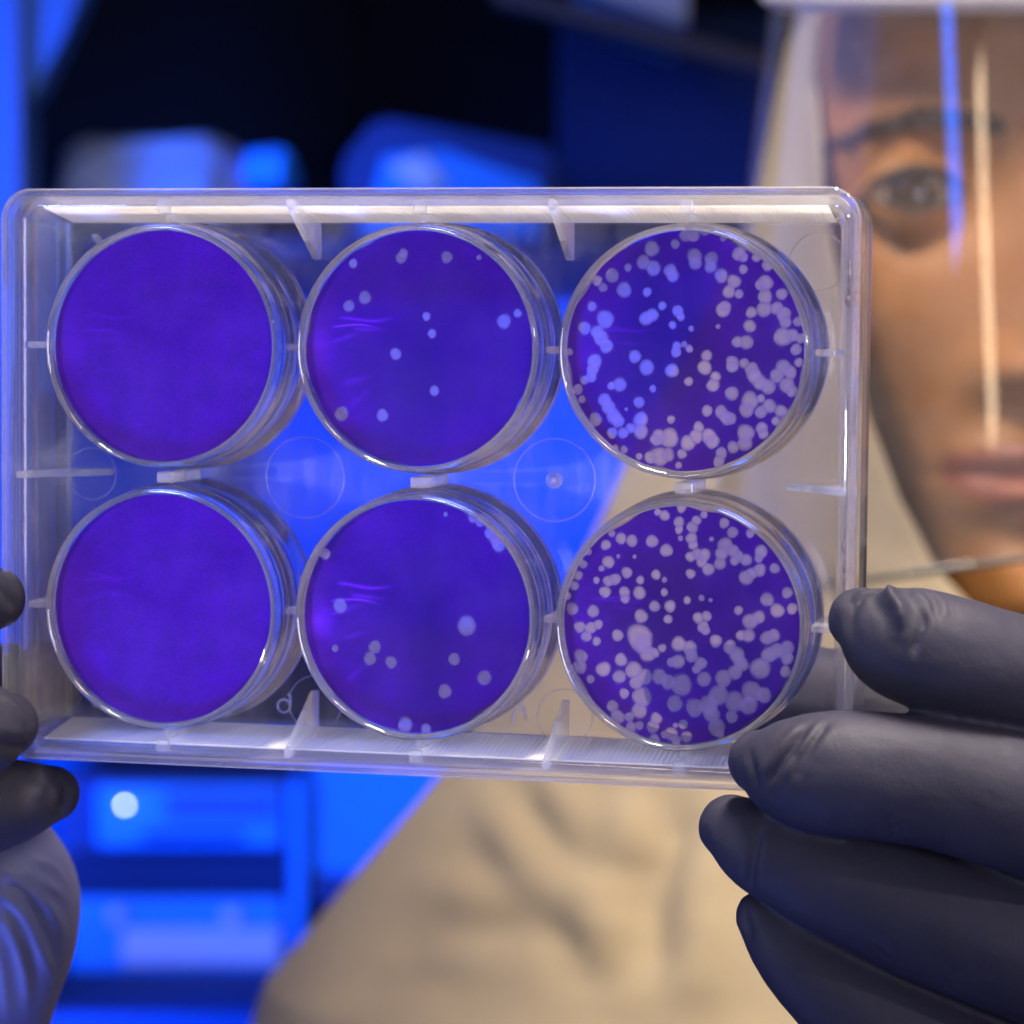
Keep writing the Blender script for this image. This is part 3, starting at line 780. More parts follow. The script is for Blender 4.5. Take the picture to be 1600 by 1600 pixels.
# ------------------------------------------------------------------ the person
MIDX = at(1662, 0, 0.666).x
EYEZ = at(0, 280, 0.666).z
HEADY = 0.372                       # y of the head's vertical axis
person = empty("person", (MIDX, HEADY, -0.9))
tag(person, "person in beige hooded gown and dark gloves holding up the well plate", "person")
bpy.context.view_layer.update()
def pchild(name, me, mat):
    o = link(name, me, mat, person)
    o.matrix_parent_inverse = person.matrix_world.inverted()
    return o

def interp(x, xs, ys):
    return np.interp(x, xs, ys)

def head_mesh():
    zs = np.linspace(-0.125, 0.135, 230)
    th = np.linspace(-np.pi, np.pi, 361)[:-1]          # 0 faces the camera
    zk = [-.125, -.118, -.112, -.104, -.094, -.076, -.056, -.03, 0, .03, .06, .09, .11, .125, .135]
    ak = [.010, .017, .022, .026, .031, .040, .049, .056, .058, .056, .053, .047, .036, .022, .004]
    fk = [.050, .062, .070, .075, .078, .080, .082, .084, .086, .089, .088, .078, .060, .036, .006]   # front depth
    bk = [.02, .03, .035, .04, .05, .06, .075, .09, .098, .10, .10, .09, .068, .04, .006]
    Z, TH = np.meshgrid(zs, th, indexing='ij')
    a = interp(Z, zk, ak); f = interp(Z, zk, fk); b = interp(Z, zk, bk)
    s, c = np.sin(TH), np.cos(TH)
    p = 2.35
    dep = np.where(c > 0, f, b)
    rr = (np.abs(s / a) ** p + np.abs(c / dep) ** p) ** (-1 / p)
    X = rr * s; Y = -rr * c
    front = np.clip(c * 1.6, 0, 1)
    g = lambda x0, sx, z0, sz: np.exp(-((X - x0) / sx) ** 2 - ((Z - z0) / sz) ** 2)
    D = np.zeros_like(X)
    nz = np.clip((0.006 - Z) / 0.05, 0, 1)
    D += (0.003 + 0.021 * nz ** 1.2) * np.exp(-(X / (0.0065 + .005 * nz)) ** 2) * np.clip((Z + .056) / .008, 0, 1) * np.clip((0.02 - Z) / .02, 0, 1)
    for sx in (-1, 1):
        D += 0.008 * g(sx * .013, .0065, -.046, .007)
        D += 0.0045 * g(sx * .028, .020, .019, .008)
        D -= 0.010 * g(sx * .030, .016, -.001, .011)
        D += 0.004 * g(sx * .042, .018, -.030, .018)
        D -= 0.003 * g(sx * .034, .012, -.062, .018)
        D -= 0.003 * g(sx * .007, .005, -.053, .003)
    D += 0.006 * g(0, .020, -.0665, .0045) + 0.0065 * g(0, .018, -.0775, .0055) + .003 * g(0, .028, -.07, .016)
    D -= 0.0045 * g(0, .022, -.0718, .0016)
    D -= 0.004 * g(0, .018, -.087, .006)
    D += 0.006 * g(0, .016, -.104, .012)
    D *= front
    Y -= D
    # eyes: skin wraps the eyeballs and opens in an almond
    for sx in (-1, 1):
        ex, ez, R = sx * .032, 0.0, .0122
        ey = EYE_Y
        dx, dz = X - ex, Z - ez
        rad = np.hypot(dx, dz)
        ball = ey - np.sqrt(np.clip((R + .0012) ** 2 - rad ** 2, 0, None))
        lid = np.where((rad < R) & (c > .2), np.minimum(Y, ball), Y)
        u = dx / .0145
        top = .0050 * (1 - u * u) + .0006; bot = -.0046 * (1 - u * u)
        inside = (np.abs(u) < 1) & (dz < top) & (dz > bot) & (c > .2)
        Y = np.where(inside, ey - R + .006, lid)
    n, m = Z.shape
    V = np.c_[(X + MIDX).ravel(), (Y + HEADY).ravel(), (Z + EYEZ).ravel()]
    I = np.arange(n * m).reshape(n, m)
    J = np.roll(I, -1, axis=1)
    F = np.stack([I[:-1], J[:-1], J[1:], I[1:]], -1).reshape(-1, 4)
    F = [tuple(q) for q in F] + [tuple(I[-1]), tuple(I[0][::-1])]
    return V, F, X, Y, Z
EYE_Y = -0.0705
V, F, HX, HY, HZ = head_mesh()
def neck():
    return tube_data([(MIDX, HEADY + .015, EYEZ - .07, .040), (MIDX, HEADY + .022, EYEZ - .12, .044), (MIDX, HEADY + .03, EYEZ - .19, .050)], 32, 4)
NV, NF = neck()
V2, F2 = join_data([(V, F), (NV, NF)])
head_me = mesh_from("head", V2, F2)
head_me.materials.append(M['skin']); head_me.materials.append(M['lip'])
lx, lz = HX.ravel(), HZ.ravel()
lipm = ((np.abs(lx) < .025) & (HY.ravel() < 0) & (((lz > -.0718) & (lz < -.0630 - .004 * np.abs(lx) / .025 - (np.abs(lx) < .003) * .001)) | ((lz <= -.0718) & (lz > -.0835 + .010 * (np.abs(lx) / .025) ** 2))))
idx = [1 if (len(p.vertices) == 4 and p.vertices[0] < len(lipm) and lipm[p.vertices[0]]) else 0 for p in head_me.polygons]
head_me.polygons.foreach_set("material_index", idx)
head = pchild("head", head_me, None)
def uv_ball(c, R, n=24, m=14):
    V = [(c[0], c[1] - R, c[2])]; F = []
    for i in range(1, m):
        a = math.pi * i / m
        for j in range(n):
            t = 2 * math.pi * j / n
            V.append((c[0] + R * math.sin(a) * math.cos(t), c[1] - R * math.cos(a), c[2] + R * math.sin(a) * math.sin(t)))
    V.append((c[0], c[1] + R, c[2]))
    for j in range(n): F.append((0, 1 + j, 1 + (j + 1) % n)); F.append((len(V) - 1, 1 + (m - 2) * n + (j + 1) % n, 1 + (m - 2) * n + j))
    for i in range(m - 2):
        for j in range(n):
            a = 1 + i * n + j; b = 1 + i * n + (j + 1) % n
            F.append((a, a + n, b + n, b))
    return np.array(V), F
for sx in (-1, 1):
    c = (MIDX + sx * .032, HEADY + EYE_Y, EYEZ)
    V, F = uv_ball(c, .0120)
    me = mesh_from("eye", V, F); me.materials.append(M['eye']); me.materials.append(M['iris'])
    dirv = Vector((-.18, -1, -.12)).normalized()      # looking towards the plate
    cc = Vector(c)
    me.polygons.foreach_set("material_index", [1 if (Vector(p.center) - cc).normalized().dot(dirv) > math.cos(math.asin(.0062 / .012)) else 0 for p in me.polygons])
    link("eye", me, None, head)
    # brow and lashes
    def face_y(x, z):
        k = np.argmin((HX - x) ** 2 + (HZ - z) ** 2 + (HY > 0) * 1.0); return HY.ravel()[k]
    pts = []
    for t in np.linspace(0, 1, 9):
        x = sx * (.012 + .041 * t); z = .0158 + .0045 * math.sin(t * 2.2) - .0062 * t * t
        pts.append((MIDX + x, HEADY + face_y(x, z) + .0006, EYEZ + z, .0009 + .0026 * math.sin(math.pi * min(1, .12 + t * .86)) * (1 - .45 * t)))
    parts = [tube_data(pts, 10, 4, flat=.6)]
    r_ = np.random.default_rng(5)
    for _ in range(70):
        t = r_.uniform(0, 1); x = sx * (.012 + .041 * t); z = .0158 + .0045 * math.sin(t * 2.2) - .0062 * t * t + r_.uniform(-.0022, .0018)
        p0 = np.array([MIDX + x, HEADY + face_y(x, z) - .0012, EYEZ + z]); p1 = p0 + np.array([sx * .0045, -.0008, r_.uniform(-.001, .003)])
        parts.append(tube_data([(*p0, .0004), (*((p0 + p1) / 2), .00035), (*p1, .0001)], 5, 1))
    V, F = join_data(parts); link("eyebrow", mesh_from("eyebrow", V, F), M['hair'], head)
    parts = []
    for up, h, r0 in ((1, .0056, .0011), (-1, -.0046, .0006)):
        pts = []
        for u in np.linspace(-1, 1, 11):
            x = u * .0142; z = h * (1 - u * u); rad = math.hypot(x, z)
            y = -math.sqrt(max(0, .0136 ** 2 - rad ** 2)) if rad < .0136 else 0
            pts.append((c[0] + x, c[1] + min(y, -.004) - .0002, c[2] + z, r0 * (1 - .5 * u * u)))
        parts.append(tube_data(pts, 8, 3))
    V, F = join_data(parts); link("eyelashes", mesh_from("eyelashes", V, F), M['hair'], head)

# hooded gown: one draped shell from the crown to the hips, open round the face
def gown_mesh():
    HD = 0.775                                          # distance of the hood's axis from the lens
    py = [-330, -290, -220, -120, 0, 100, 300, 480, 650, 850, 1050, 1230, 1410, 1600, 1900, 2300, 2900, 3600, 5200]
    lf = [1640, 1530, 1430, 1372, 1338, 1315, 1268, 1180, 1085, 985, 885, 752, 600, 440, 330, 330, 400, 440, 380]
    k = mm_px(HD - .06)
    zk = [(800 - p) * k for p in py][::-1]; wk = [(1650 - l) * k for l in lf][::-1]
    fk = [.004, .05, .085, .10, .105, .105, .108, .108, .104, .098, .098, .108, .118, .125, .135, .145, .15, .15, .17][::-1]
    bk = [.004, .05, .09, .11, .115, .115, .115, .112, .11, .105, .105, .105, .11, .115, .12, .12, .12, .12, .13][::-1]
    zs = np.concatenate([np.linspace(zk[0], zk[4], 30)[:-1], np.linspace(zk[4], zk[-1], 210)])
    # opening half width by height (pixels at the face)
    ko = mm_px(0.69)
    oy = [-40, 60, 300, 480, 650, 780, 890, 960, 1005, 1030]; ow = [300, 318, 322, 305, 280, 234, 176, 112, 52, 0]
    oz = [(800 - p) * ko for p in oy][::-1]; owm = [w * ko for w in ow][::-1]
    cxm = MIDX; cyw = HD - CAM_D
    m = 200
    V = np.zeros((len(zs), m, 3))
    for i, z in enumerate(zs):
        w = np.interp(z, zk, wk); f = np.interp(z, zk, fk); b = np.interp(z, zk, bk)
        o = np.interp(z, oz, owm) if oz[0] <= z <= oz[-1] else 0.0
        t0 = math.asin(min(.98, o / w)) if o > 0 else 0.0
        th = np.linspace(t0, 2 * np.pi - t0, m)
        s, c = np.sin(th), np.cos(th)
        V[i, :, 0] = cxm - w * s
        V[i, :, 1] = cyw - np.where(c > 0, f, b) * c
        V[i, :, 2] = z
    I = np.arange(len(zs) * m).reshape(len(zs), m)
    F = [tuple(q) for q in np.stack([I[:-1, :-1], I[:-1, 1:], I[1:, 1:], I[1:, :-1]], -1).reshape(-1, 4)]
    # close the seam in front except round the face
    for i in range(len(zs) - 1):
        if not (oz[0] - .002 <= zs[i] <= oz[-1] or oz[0] - .002 <= zs[i + 1] <= oz[-1]):
            F.append((I[i, -1], I[i, 0], I[i + 1, 0], I[i + 1, -1]))
    return V.reshape(-1, 3), F
V, F = gown_mesh()
gown_me = mesh_from("gown", V, F)
bm = bmesh.new(); bm.from_mesh(gown_me); bmesh.ops.remove_doubles(bm, verts=bm.verts, dist=1e-5); bmesh.ops.recalc_face_normals(bm, faces=bm.faces); bm.to_mesh(gown_me); bm.free()
gown_me.polygons.foreach_set("use_smooth", [True] * len(gown_me.polygons))
Vg, Ng = verts_of(gown_me), normals_of(gown_me)
fold = np.array([noise.fractal((p[0] * 9 + p[2] * 3, p[1] * 9, p[2] * 5 - p[0] * 4), 1.0, 2.0, 3) for p in Vg])
set_verts(gown_me, Vg + Ng * (fold * 0.0035)[:, None])
def gp(px, py, D=0.68): return at(px, py, D)
def snap(px, py):
    """Point of the gown's front seen at that pixel."""
    Vn = verts_of(gown_me)
    D = CAM_D + Vn[:, 1]; k = mm_px(1.0)
    X = 800 + Vn[:, 0] / (k * D); Y = 800 - Vn[:, 2] / (k * D)
    d = np.hypot(X - px, Y - py) + (Vn[:, 1] > HEADY + .02) * 500
    return Vn[np.argmin(d)]
def sn(*pp): return [snap(*p) for p in pp]
creases(gown_me, [
    (sn((745, 1238), (800, 1300), (850, 1350), (910, 1400), (960, 1450)), .0060, .002250),
    (sn((790, 1235), (840, 1290), (880, 1340), (930, 1385)), .0050, -.001950),
    (sn((850, 1225), (890, 1270), (915, 1320)), .0050, .001650),
    (sn((600, 1500), (680, 1475), (760, 1455), (840, 1460)), .0055, -.001650),
    (sn((520, 1575), (640, 1535), (740, 1530)), .0060, -.001500),
    (sn((640, 1400), (700, 1390), (760, 1410)), .0050, .001350),
    (sn((930, 1420), (960, 1470), (985, 1530), (1000, 1600)), .0060, .002100),
    (sn((860, 1430), (900, 1490), (930, 1560)), .0055, -.001500),
    (sn((1070, 1235), (1045, 1310), (1025, 1390), (1010, 1480), (1000, 1590)), .0070, -.003600),
    (sn((1120, 1300), (1095, 1400), (1080, 1500), (1075, 1590)), .0065, .002550),
    (sn((960, 1240), (990, 1300), (1005, 1360)), .0050, .001800),
    (sn((1230, 520), (1190, 660), (1180, 800), (1200, 920)), .006, -.002),
    (sn((1260, 900), (1330, 980), (1420, 1060)), .007, -.003),
], sharp=False)
gown = pchild("gown", gown_me, M['gown'])
sm = gown.modifiers.new("cloth_thickness", 'SOLIDIFY'); sm.thickness = 0.0016; sm.offset = 1

def sleeve(name, path, seed, amp=0.0032):
    V, F = tube_data(path, 150, 70 if amp < .002 else 26, cap0=False)
    me = mesh_from(name, V, F)
    Vs, Ns = verts_of(me), normals_of(me)
    f = np.array([noise.fractal((p[0] * 18 + seed, p[1] * 18, p[2] * 30 + p[0] * 20), 1.0, 2.0, 3) for p in Vs])
    set_verts(me, Vs + Ns * (f * amp)[:, None])
    return me
def P(px, py, D, rpx):
    p = at(px, py, D); return (p.x, p.y, p.z, rpx * mm_px(D))

# ---- right-hand side of the picture: four gloved fingers in front, thumb behind the plate
# (px, py, distance, radius in px) knots run from the fingertip back to the knuckle
FING = {
 'index':  [(1345, 968, .3835, 52), (1392, 996, .3800, 86), (1450, 1016, .3785, 95), (1520, 1036, .379, 95), (1610, 1062, .381, 95), (1760, 1125, .384, 100), (1930, 1215, .388, 112)],
 'middle': [(1188, 1190, .3830, 52), (1235, 1202, .3790, 84), (1300, 1208, .3770, 98), (1380, 1213, .3760, 101), (1480, 1228, .376, 104), (1610, 1262, .377, 110), (1780, 1325, .381, 106), (1960, 1400, .386, 116)],
 'ring':   [(1142, 1292, .3890, 52), (1185, 1318, .3860, 74), (1250, 1346, .3850, 86), (1340, 1382, .3850, 98), (1450, 1424, .385, 110), (1610, 1478, .386, 122), (1780, 1560, .388, 106), (1940, 1600, .392, 114)],
 'pinky':  [(1190, 1432, .3910, 42), (1228, 1478, .3895, 60), (1290, 1532, .3895, 80), (1380, 1594, .390, 98), (1480, 1654, .391, 110), (1640, 1720, .393, 118), (1870, 1790, .398, 114)],
}
RX = lambda L: [P(*k) for k in L]
parts = [tube_data(RX(FING[k]), 30, 6) for k in FING]
parts.append(tube_data(RX([(1060, 1072, .4250, 56), (1115, 1078, .4280, 72), (1240, 1086, .4310, 80), (1340, 1110, .4320, 88), (1480, 1165, .4320, 98), (1640, 1270, .430, 106), (1850, 1450, .424, 130), (2060, 1640, .416, 165)]), 30, 6))
# palm: broad overlapping bands from the knuckles to the wrist
for k0, k1 in ((FING['index'][-1], (2330, 1760, .405, 175)), (FING['middle'][-1], (2330, 1800, .404, 180)), (FING['ring'][-1], (2320, 1850, .405, 180)), (FING['pinky'][-1], (2310, 1890, .407, 170)), ((1990, 1290, .393, 120), (1960, 1690, .400, 120)), ((2080, 1400, .396, 140), (2080, 1720, .402, 140))):
    mid = tuple((a + b) / 2 for a, b in zip(k0, k1))
    parts.append(tube_data(RX([k0, mid, k1]), 30, 6))
parts.append(tube_data(RX([(2300, 1820, .406, 200), (2450, 1930, .412, 195), (2600, 2050, .42, 215)]), 30, 6))
V, F = join_data(parts)
gl = remesh("glove", V, F, 0.00048, 16)
def g(*pp): return [tuple(p) for p in on_skin(SKIN, pp)]
SKIN = gl
creases(gl, [
    # index tip: a pinched ridge of loose rubber and its folds
    (g((1386, 897), (1392, 925), (1400, 950), (1404, 980)), .0011, .0016),
    (g((1332, 938), (1350, 922), (1384, 903)), .0009, -.0012),
    (g((1326, 905), (1323, 950), (1326, 1000)), .0011, -.0005),
    (g((1440, 948), (1438, 970), (1430, 998), (1420, 1024)), .0006, -.0007),
    (g((1440, 908), (1458, 930), (1468, 962)), .0006, -.0005),
    # middle tip: diagonal tension folds
    (g((1266, 1124), (1236, 1156), (1208, 1194), (1190, 1236)), .0008, -.0010),
    (g((1290, 1122), (1268, 1150), (1246, 1190)), .0007, -.0006),
    (g((1166, 1160), (1170, 1200), (1178, 1240)), .0009, -.0004),
    (g((1242, 1165), (1241, 1225)), .0008, -.0004),
    (g((1383, 1275), (1391, 1300), (1396, 1316)), .0004, -.00035),
    (g((1404, 1288), (1410, 1312)), .0004, -.0003),
    (g((1473, 1305), (1478, 1338)), .0004, -.00035),
    # ring tip
    (g((1188, 1282), (1174, 1320), (1167, 1370), (1170, 1402)), .0008, -.0007),
    (g((1360, 1482), (1372, 1496), (1382, 1508)), .0004, -.0003),
    (g((1476, 1538), (1484, 1560)), .0004, -.0003),
    # pinky tip
    (g((1160, 1405), (1157, 1440), (1168, 1475)), .0009, -.0005),
])
Vg, Ng = verts_of(gl), normals_of(gl)
f = np.array([noise.fractal((p[0] * 130, p[1] * 130, p[2] * 210 + p[0] * 60), 1.0, 2.0, 3) for p in Vg])
set_verts(gl, Vg + Ng * (f * 0.00013)[:, None])
o = pchild("glove", gl, M['glove']); tag(o, "dark grey glove pinching the plate's lower right corner")

# ---- left-hand side of the picture: fingertips round the plate's edge, wrist turning down
FL = [
 [(-8, 935, .4135, 50), (-50, 940, .4105, 70), (-130, 962, .408, 88), (-260, 1010, .409, 95), (-420, 1080, .415, 100), (-560, 1180, .425, 115)],
 [(8, 1132, .4115, 54), (-30, 1138, .408, 78), (-120, 1150, .405, 96), (-260, 1190, .406, 102), (-420, 1260, .412, 108), (-580, 1330, .422, 118)],
 [(80, 1240, .4190, 46), (30, 1250, .4170, 66), (-60, 1268, .415, 84), (-200, 1310, .415, 94), (-380, 1390, .418, 104), (-570, 1460, .424, 114)],
 [(-60, 1390, .4205, 60), (-160, 1430, .420, 84), (-330, 1510, .421, 92), (-540, 1580, .426, 108)],
 [(60, 1075, .4420, 66), (0, 1090, .4450, 86), (-130, 1150, .4490, 96), (-330, 1330, .450, 120), (-520, 1520, .444, 160)],
]
parts = [tube_data(RX(L), 30, 6) for L in FL]
for k0, k1 in ((FL[0][-1], (-330, 1850, .445, 165)), (FL[1][-1], (-310, 1870, .445, 170)), (FL[2][-1], (-300, 1880, .446, 170)), (FL[3][-1], (-290, 1890, .447, 160)), ((-600, 1260, .426, 120), (-580, 1560, .43, 120))):
    mid = tuple((a + b) / 2 for a, b in zip(k0, k1))
    parts.append(tube_data(RX([k0, mid, k1]), 30, 6))
V, F = join_data(parts)
gl2 = remesh("glove", V, F, 0.0007, 14); SKIN = gl2
creases(gl2, [
    (g((-5, 905), (20, 925), (28, 960)), .0012, -.0009),
    (g((5, 1080), (30, 1100), (45, 1135)), .0011, .0006),
    (g((0, 1165), (30, 1175), (60, 1172)), .0012, -.0008),
    (g((72, 1190), (70, 1220), (62, 1250)), .0010, .0007),
    (g((95, 1200), (110, 1235), (95, 1280)), .0012, -.0010),
])
o = pchild("glove", gl2, M['glove']); tag(o, "dark grey glove gripping the plate's left edge in blue light")

SL = [P(-30, 1352, .452, 118), P(0, 1400, .451, 118), P(2, 1470, .452, 112), P(-20, 1560, .455, 104), P(-50, 1700, .464, 110), P(-80, 2000, .50, 125), P(-10, 2500, .58, 150), P(300, 2500, .70, 165), P(520, 2000, .76, 175), P(720, 1650, .78, 165)]
sl_me = sleeve("glove_cuff", SL, 3, 0.0009); SKIN = sl_me
creases(sl_me, [
    (g((4, 1352), (40, 1378), (78, 1418), (108, 1465)), .0011, -.000650),
    (g((2, 1388), (36, 1426), (72, 1490), (88, 1530)), .0011, -.000600),
    (g((30, 1345), (66, 1372), (104, 1404)), .0009, -.000450),
    (g((4, 1420), (26, 1470), (44, 1530), (48, 1590)), .0010, -.000550),
    (g((60, 1335), (90, 1350), (112, 1385)), .0008, -.000400),
    (g((2, 1465), (12, 1530), (18, 1595)), .0010, -.000450),
    (g((14, 1366), (50, 1402), (84, 1450)), .0010, .000350),
    (g((14, 1410), (46, 1460), (66, 1520)), .0010, .000300),
])
o = pchild("glove_cuff", sl_me, M['cuff']); tag(o, "wrinkled violet glove cuff below the dark fingers")
SR = [P(2520, 2000, .415, 240), P(2700, 2150, .44, 260), P(2950, 2400, .54, 250), P(2900, 2300, .68, 230), P(2650, 1800, .77, 200)]
o = pchild("sleeve", sleeve("sleeve", SR, 8), M['gown'])

# ------------------------------------------------------------------ the face shield
shield = empty("face_shield", (MIDX, HEADY, EYEZ))
tag(shield, "clear curved face shield with a cream foam band, worn in front of the face", "face shield")
VX = at(1650, 0, 0.666).x
VY = 0.320                                              # y of the visor's axis
KV = mm_px(VY + CAM_D)
VPX = 800 + VX / KV
VT, VB = (800 + 30) * KV, (800 - 893) * KV
def visor_r(z): return np.interp(z, [VB, VT], [(VPX - 1085) * KV, (VPX - 1203) * KV])
def visor_pt(t, z):
    r = visor_r(z)
    return (VX + r * math.sin(t), VY - r * math.cos(t), z)
def lift(t): return 0.0068 + 0.0126 * math.sin(t)     # the shield sits a little rolled on the head
def visor_mesh():
    ts = np.linspace(RAD(-84), RAD(84), 110); zs = np.linspace(VB, VT, 90)
    V = np.array([visor_pt(t, z + lift(t) * np.clip((VT - z) / (VT - VB), 0, 1) ** 2) for z in zs for t in ts]); m = len(ts)
    F = [(i * m + j, i * m + j + 1, (i + 1) * m + j + 1, (i + 1) * m + j) for i in range(len(zs) - 1) for j in range(m - 1)]
    return mesh_from("visor", V, F)
def schild(name, me, mat):
    o = link(name, me, mat, shield); o.matrix_parent_inverse = Matrix.Translation((-MIDX, -HEADY, -EYEZ)); return o
vis = schild("visor", visor_mesh(), M['visor'])
sm = vis.modifiers.new("sheet_thickness", 'SOLIDIFY'); sm.thickness = 0.0006; sm.offset = -1
V, F = tube_data([(*visor_pt(t, VB + lift(t)), .0009) for t in np.linspace(RAD(-84), RAD(84), 60)], 8, 2)
schild("visor_edging", mesh_from("visor_edging", V, F), M['edge'])
def band():
    ts = np.linspace(RAD(-88), RAD(88), 90)
    V = []
    for t in ts:
        r0 = visor_r(VT) + .0025
        for dr, h in ((.0005, .003), (.0005, .026), (-.010, .026), (-.010, .002), (-.004, 0)):
            r = r0 + dr; y = VY - r * math.cos(t)
            V.append((VX + r * math.sin(t), y, (800 - 16) * mm_px(VY - r0 * math.cos(t) + CAM_D) + h))   # band tilts up towards the back of the head
    m = 5; F = []
    for i in range(len(ts) - 1):
        for j in range(m):
            F.append((i * m + j, (i + 1) * m + j, (i + 1) * m + (j + 1) % m, i * m + (j + 1) % m))
    F += [tuple(range(m)), tuple((len(ts) - 1) * m + j for j in range(m))[::-1]]
    return mesh_from("foam_band", np.array(V), F)
schild("foam_band", band(), M['foam'])
# ------------------------------------------------------------------ the room behind
def pbox(name, px0, px1, py0, py1, D, depth, mat, parent=None, bev=0.003):
    """A box whose front face spans those pixels at distance D."""
    a, b = at(px0, py1, D), at(px1, py0, D)
    me = bevel_box(name, (a.x, a.y, a.z), (b.x, a.y + depth, b.z), bev, 2)
    o = link(name, me, mat)
    if parent is not None:
        o.parent = parent; o.matrix_parent_inverse = Matrix.Translation(-parent.location)
    return o
def root_at(name, px, py, D, label, cat):
    e = empty(name, at(px, py, D)); tag(e, label, cat); return e

W0, W1 = at(-900, 2600, 2.0), at(3600, -1200, 2.0)
wall = link("back_wall", bevel_box("back_wall", (W0.x, W0.y, W0.z), (W1.x, W0.y + .05, W1.z), 0), M['blue'])
tag(wall, kind="structure")

r = root_at("overhead_cabinet", 620, 345, 1.55, "dark overhead cabinet hanging above the blue-lit shelves", "cabinet")
pbox("cabinet_body", 40, 1500, -420, 345, 1.55, .30, M['black'], r, .006)
pbox("cabinet_door", 60, 560, -400, 250, 1.545, .006, M['black'], r, .002)
pbox("cabinet_door", 872, 1480, 20, 335, 1.54, .010, M['slot'], r, .002)
# slanted pale tray lying on the cabinet's ledge
r = root_at("paper_tray", 1000, 20, 1.40, "pale grey tray on the dark cabinet above the plate", "tray")
V = [at(900, -90, 1.40), at(1075, -90, 1.40), at(1075, 38, 1.40), at(925, -12, 1.40)]
me = prism("tray_base", [(p.x, p.z) for p in V], 1, V[0].y, V[0].y + .12, .002)
o = link("tray_base", me, M['white'], r); o.matrix_parent_inverse = Matrix.Translation(-r.location)
V = [at(770, -30, 1.39), at(1215, 90, 1.39), at(1215, 118, 1.39), at(770, 0, 1.39)]
me = prism("tray_edge", [(p.x, p.z) for p in V], 1, V[0].y, V[0].y + .02, .001)
o = link("tray_edge", me, solid("brown_trim", (.10, .07, .06), .6), r); o.matrix_parent_inverse = Matrix.Translation(-r.location)

r = root_at("upright_post", 0, 800, 1.30, "pale upright post lit blue at the picture's left edge", "post")
pbox("post_shaft", -90, 34, -300, 2100, 1.30, .05, M['post'], r, .004)
V = [at(34, -60, 1.31), at(150, -60, 1.31), at(96, 60, 1.31), at(52, 150, 1.31), at(34, 150, 1.31)]
me = prism("post_bracket", [(p.x, p.z) for p in V], 1, V[0].y, V[0].y + .03, .002)
o = link("post_bracket", me, M['post'], r); o.matrix_parent_inverse = Matrix.Translation(-r.location)

def lumpy(name, px0, px1, py0, py1, D, depth, mat, seed, amp=.012):
    bm = bmesh.new(); bmesh.ops.create_icosphere(bm, subdivisions=5, radius=1)
    a, b = at(px0, py1, D), at(px1, py0, D); c = (a + b) / 2
    for v in bm.verts:
        q = v.co.copy()
        q = Vector([math.copysign(abs(t) ** .6, t) for t in q])
        n_ = noise.fractal(v.co * 1.8 + Vector((seed, 0, 0)), 1, 2, 4)
        q = q * (1 + .14 * n_)
        v.co = Vector((c.x + q.x * (b.x - a.x) / 2, c.y + depth / 2 + q.y * depth / 2, c.z + q.z * (b.z - a.z) / 2))
    return link(name, from_bm(name, bm, True), mat)
o = lumpy("plastic_bag", 70, 385, 200, 380, 1.36, .10, M['greyp'], 2); tag(o, "crumpled grey plastic bag on the shelf under the dark cabinet", "bag")
o = lumpy("folded_cloth", 375, 455, 225, 300, 1.37, .06, M['blue'], 5); tag(o, "small blue folded cloth between the grey bag and the blue carton", "cloth")
r = root_at("blue_carton", 720, 380, 1.38, "blue carton with a shiny wrapped front on the shelf behind the plate", "carton")
V = [at(590, 180, 1.38), at(872, 232, 1.38), at(878, 380, 1.38), at(545, 380, 1.38), at(530, 255, 1.38)]
me = prism("carton_body", [(p.x, p.z) for p in V], 1, V[0].y, V[0].y + .15, .004)
o = link("carton_body", me, M['navy'], r); o.matrix_parent_inverse = Matrix.Translation(-r.location)
V = [at(600, 245, 1.377), at(690, 235, 1.377), at(845, 285, 1.377), at(850, 372, 1.377), at(565, 372, 1.377)]
me = prism("wrapping", [(p.x, p.z) for p in V], 1, V[0].y - .002, V[0].y + .002, .0008)
o = link("wrapping", me, M['blue'], r); o.matrix_parent_inverse = Matrix.Translation(-r.location)
V = [at(608, 262, 1.374), at(660, 240, 1.374), at(700, 290, 1.374), at(650, 300, 1.374)]
me = prism("flap", [(p.x, p.z) for p in V], 1, V[0].y - .003, V[0].y + .001, .0008)
o = link("flap", me, M['white'], r); o.matrix_parent_inverse = Matrix.Translation(-r.location)

o = pbox("shelf_board", 60, 1000, 372, 400, 1.34, .30, M['navy']); tag(o, "navy shelf board carrying the bag and the carton", "shelf")
o = pbox("shelf_board", -60, 1100, 1010, 1142, 1.50, .25, M['black']); tag(o, "thick dark shelf board seen through the lower wells", "shelf")
o = pbox("grey_locker", 60, 350, 420, 1000, 1.62, .25, M['navy']); tag(o, "tall navy locker behind the plate's left wells", "locker")

r = root_at("laboratory_analyser", 300, 1600, 1.45, "blue laboratory instrument with two drawers and a small white lit indicator", "instrument")
pbox("housing", 92, 478, 1208, 1640, 1.452, .28, M['navy'], r, .006)
pbox("drawer", 150, 440, 1226, 1326, 1.44, .012, M['blue'], r, .004)
pbox("drawer", 108, 445, 1402, 1520, 1.44, .012, M['blue'], r, .004)
pbox("drawer_label", 190, 436, 1452, 1508, 1.437, .003, M['white'], r, .001)
vp = pbox("vent_panel", 100, 452, 1336, 1396, 1.44, .010, M['slot'], r, .002)
for k in range(10):
    s = pbox("vent_slat", 118 + k * 33, 140 + k * 33, 1342, 1390, 1.436, .004, M['navy'], None, .001); s.parent = vp; s.matrix_parent_inverse = vp.matrix_parent_inverse @ Matrix.Translation(Vector((0, 0, 0))); s.matrix_parent_inverse = Matrix.Translation(-r.location)
pbox("side_column", 452, 476, 1215, 1630, 1.44, .012, M['blue'], r, .003)
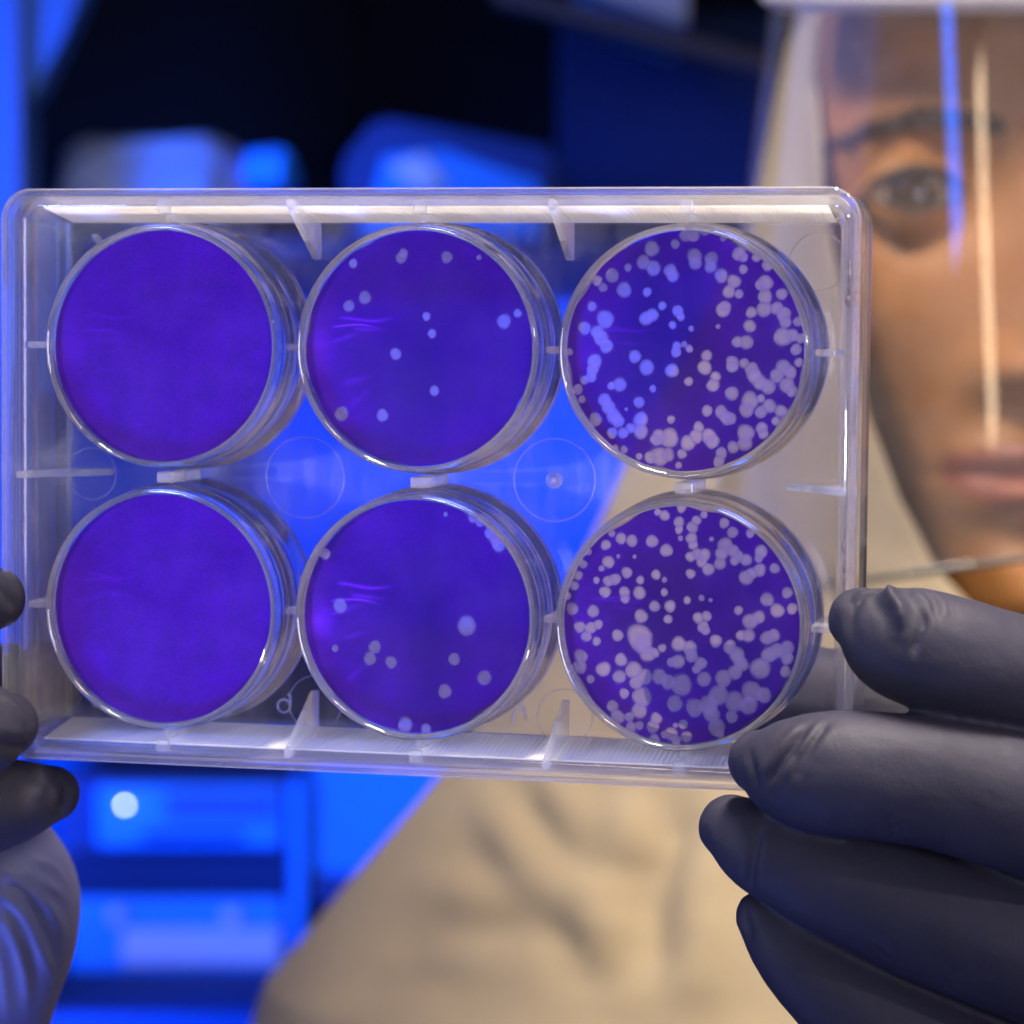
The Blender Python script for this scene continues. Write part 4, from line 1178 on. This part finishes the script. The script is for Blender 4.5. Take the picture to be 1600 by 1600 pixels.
pbox("lower_panel", 300, 440, 1528, 1582, 1.438, .004, M['slot'], r, .001)
for k in range(4):
    pbox("key_block", 130 + k * 42, 158 + k * 42, 1532, 1572, 1.437, .006, M['blue'], r, .001)
a = at(195, 1258, 1.43)
bm = bmesh.new(); bmesh.ops.create_uvsphere(bm, u_segments=20, v_segments=12, radius=.0012)
for v in bm.verts: v.co = Vector((a.x + v.co.x, a.y + v.co.y * .6, a.z + v.co.z))
o = link("indicator", from_bm("indicator", bm, True), M['led'], r); o.matrix_parent_inverse = Matrix.Translation(-r.location)
pbox("handle", 345, 372, 1422, 1448, 1.434, .01, M['white'], r, .002)
pbox("drawer_handle", 220, 380, 1302, 1312, 1.432, .008, M['navy'], r, .002)
pbox("display", 260, 425, 1240, 1280, 1.437, .003, M['post'], r, .001)
pbox("knob", 168, 190, 1420, 1446, 1.434, .008, M['white'], r, .003)

o = pbox("work_bench", -300, 1300, 1582, 1700, 1.30, .12, M['navy']); tag(o, "blue-lit work bench front at the picture's bottom edge", "bench")
r = root_at("blue_storage_cabinet", 700, 1600, 1.455, "plain bright blue storage cabinet right of the instrument", "cabinet")
pbox("cabinet_body", 484, 1000, 1150, 1368, 1.455, .25, M['blue'], r, .004)
pbox("plinth", 478, 1000, 1368, 1412, 1.450, .25, M['navy'], r, .003)
pbox("lower_body", 484, 1000, 1412, 1640, 1.46, .25, M['navy'], r, .003)
# squat bottle in front of it
k = mm_px(1.42); b = at(530, 1575, 1.42)
V, F = [], []
prof = [(0, 0), (34, 0), (36, 6), (36, 92), (30, 112), (15, 126), (15, 150), (0, 150)]
n = 28
for rr_, zz in prof:
    for j in range(n):
        V.append((b.x + rr_ * k * math.cos(2 * math.pi * j / n), b.y + rr_ * k * math.sin(2 * math.pi * j / n), b.z + zz * k))
for i in range(len(prof) - 1):
    for j in range(n): F.append((i * n + j, i * n + (j + 1) % n, (i + 1) * n + (j + 1) % n, (i + 1) * n + j))
o = link("bottle", mesh_from("bottle", V, F), M['white']); tag(o, "squat white bottle standing between the instrument and the gown", "bottle")
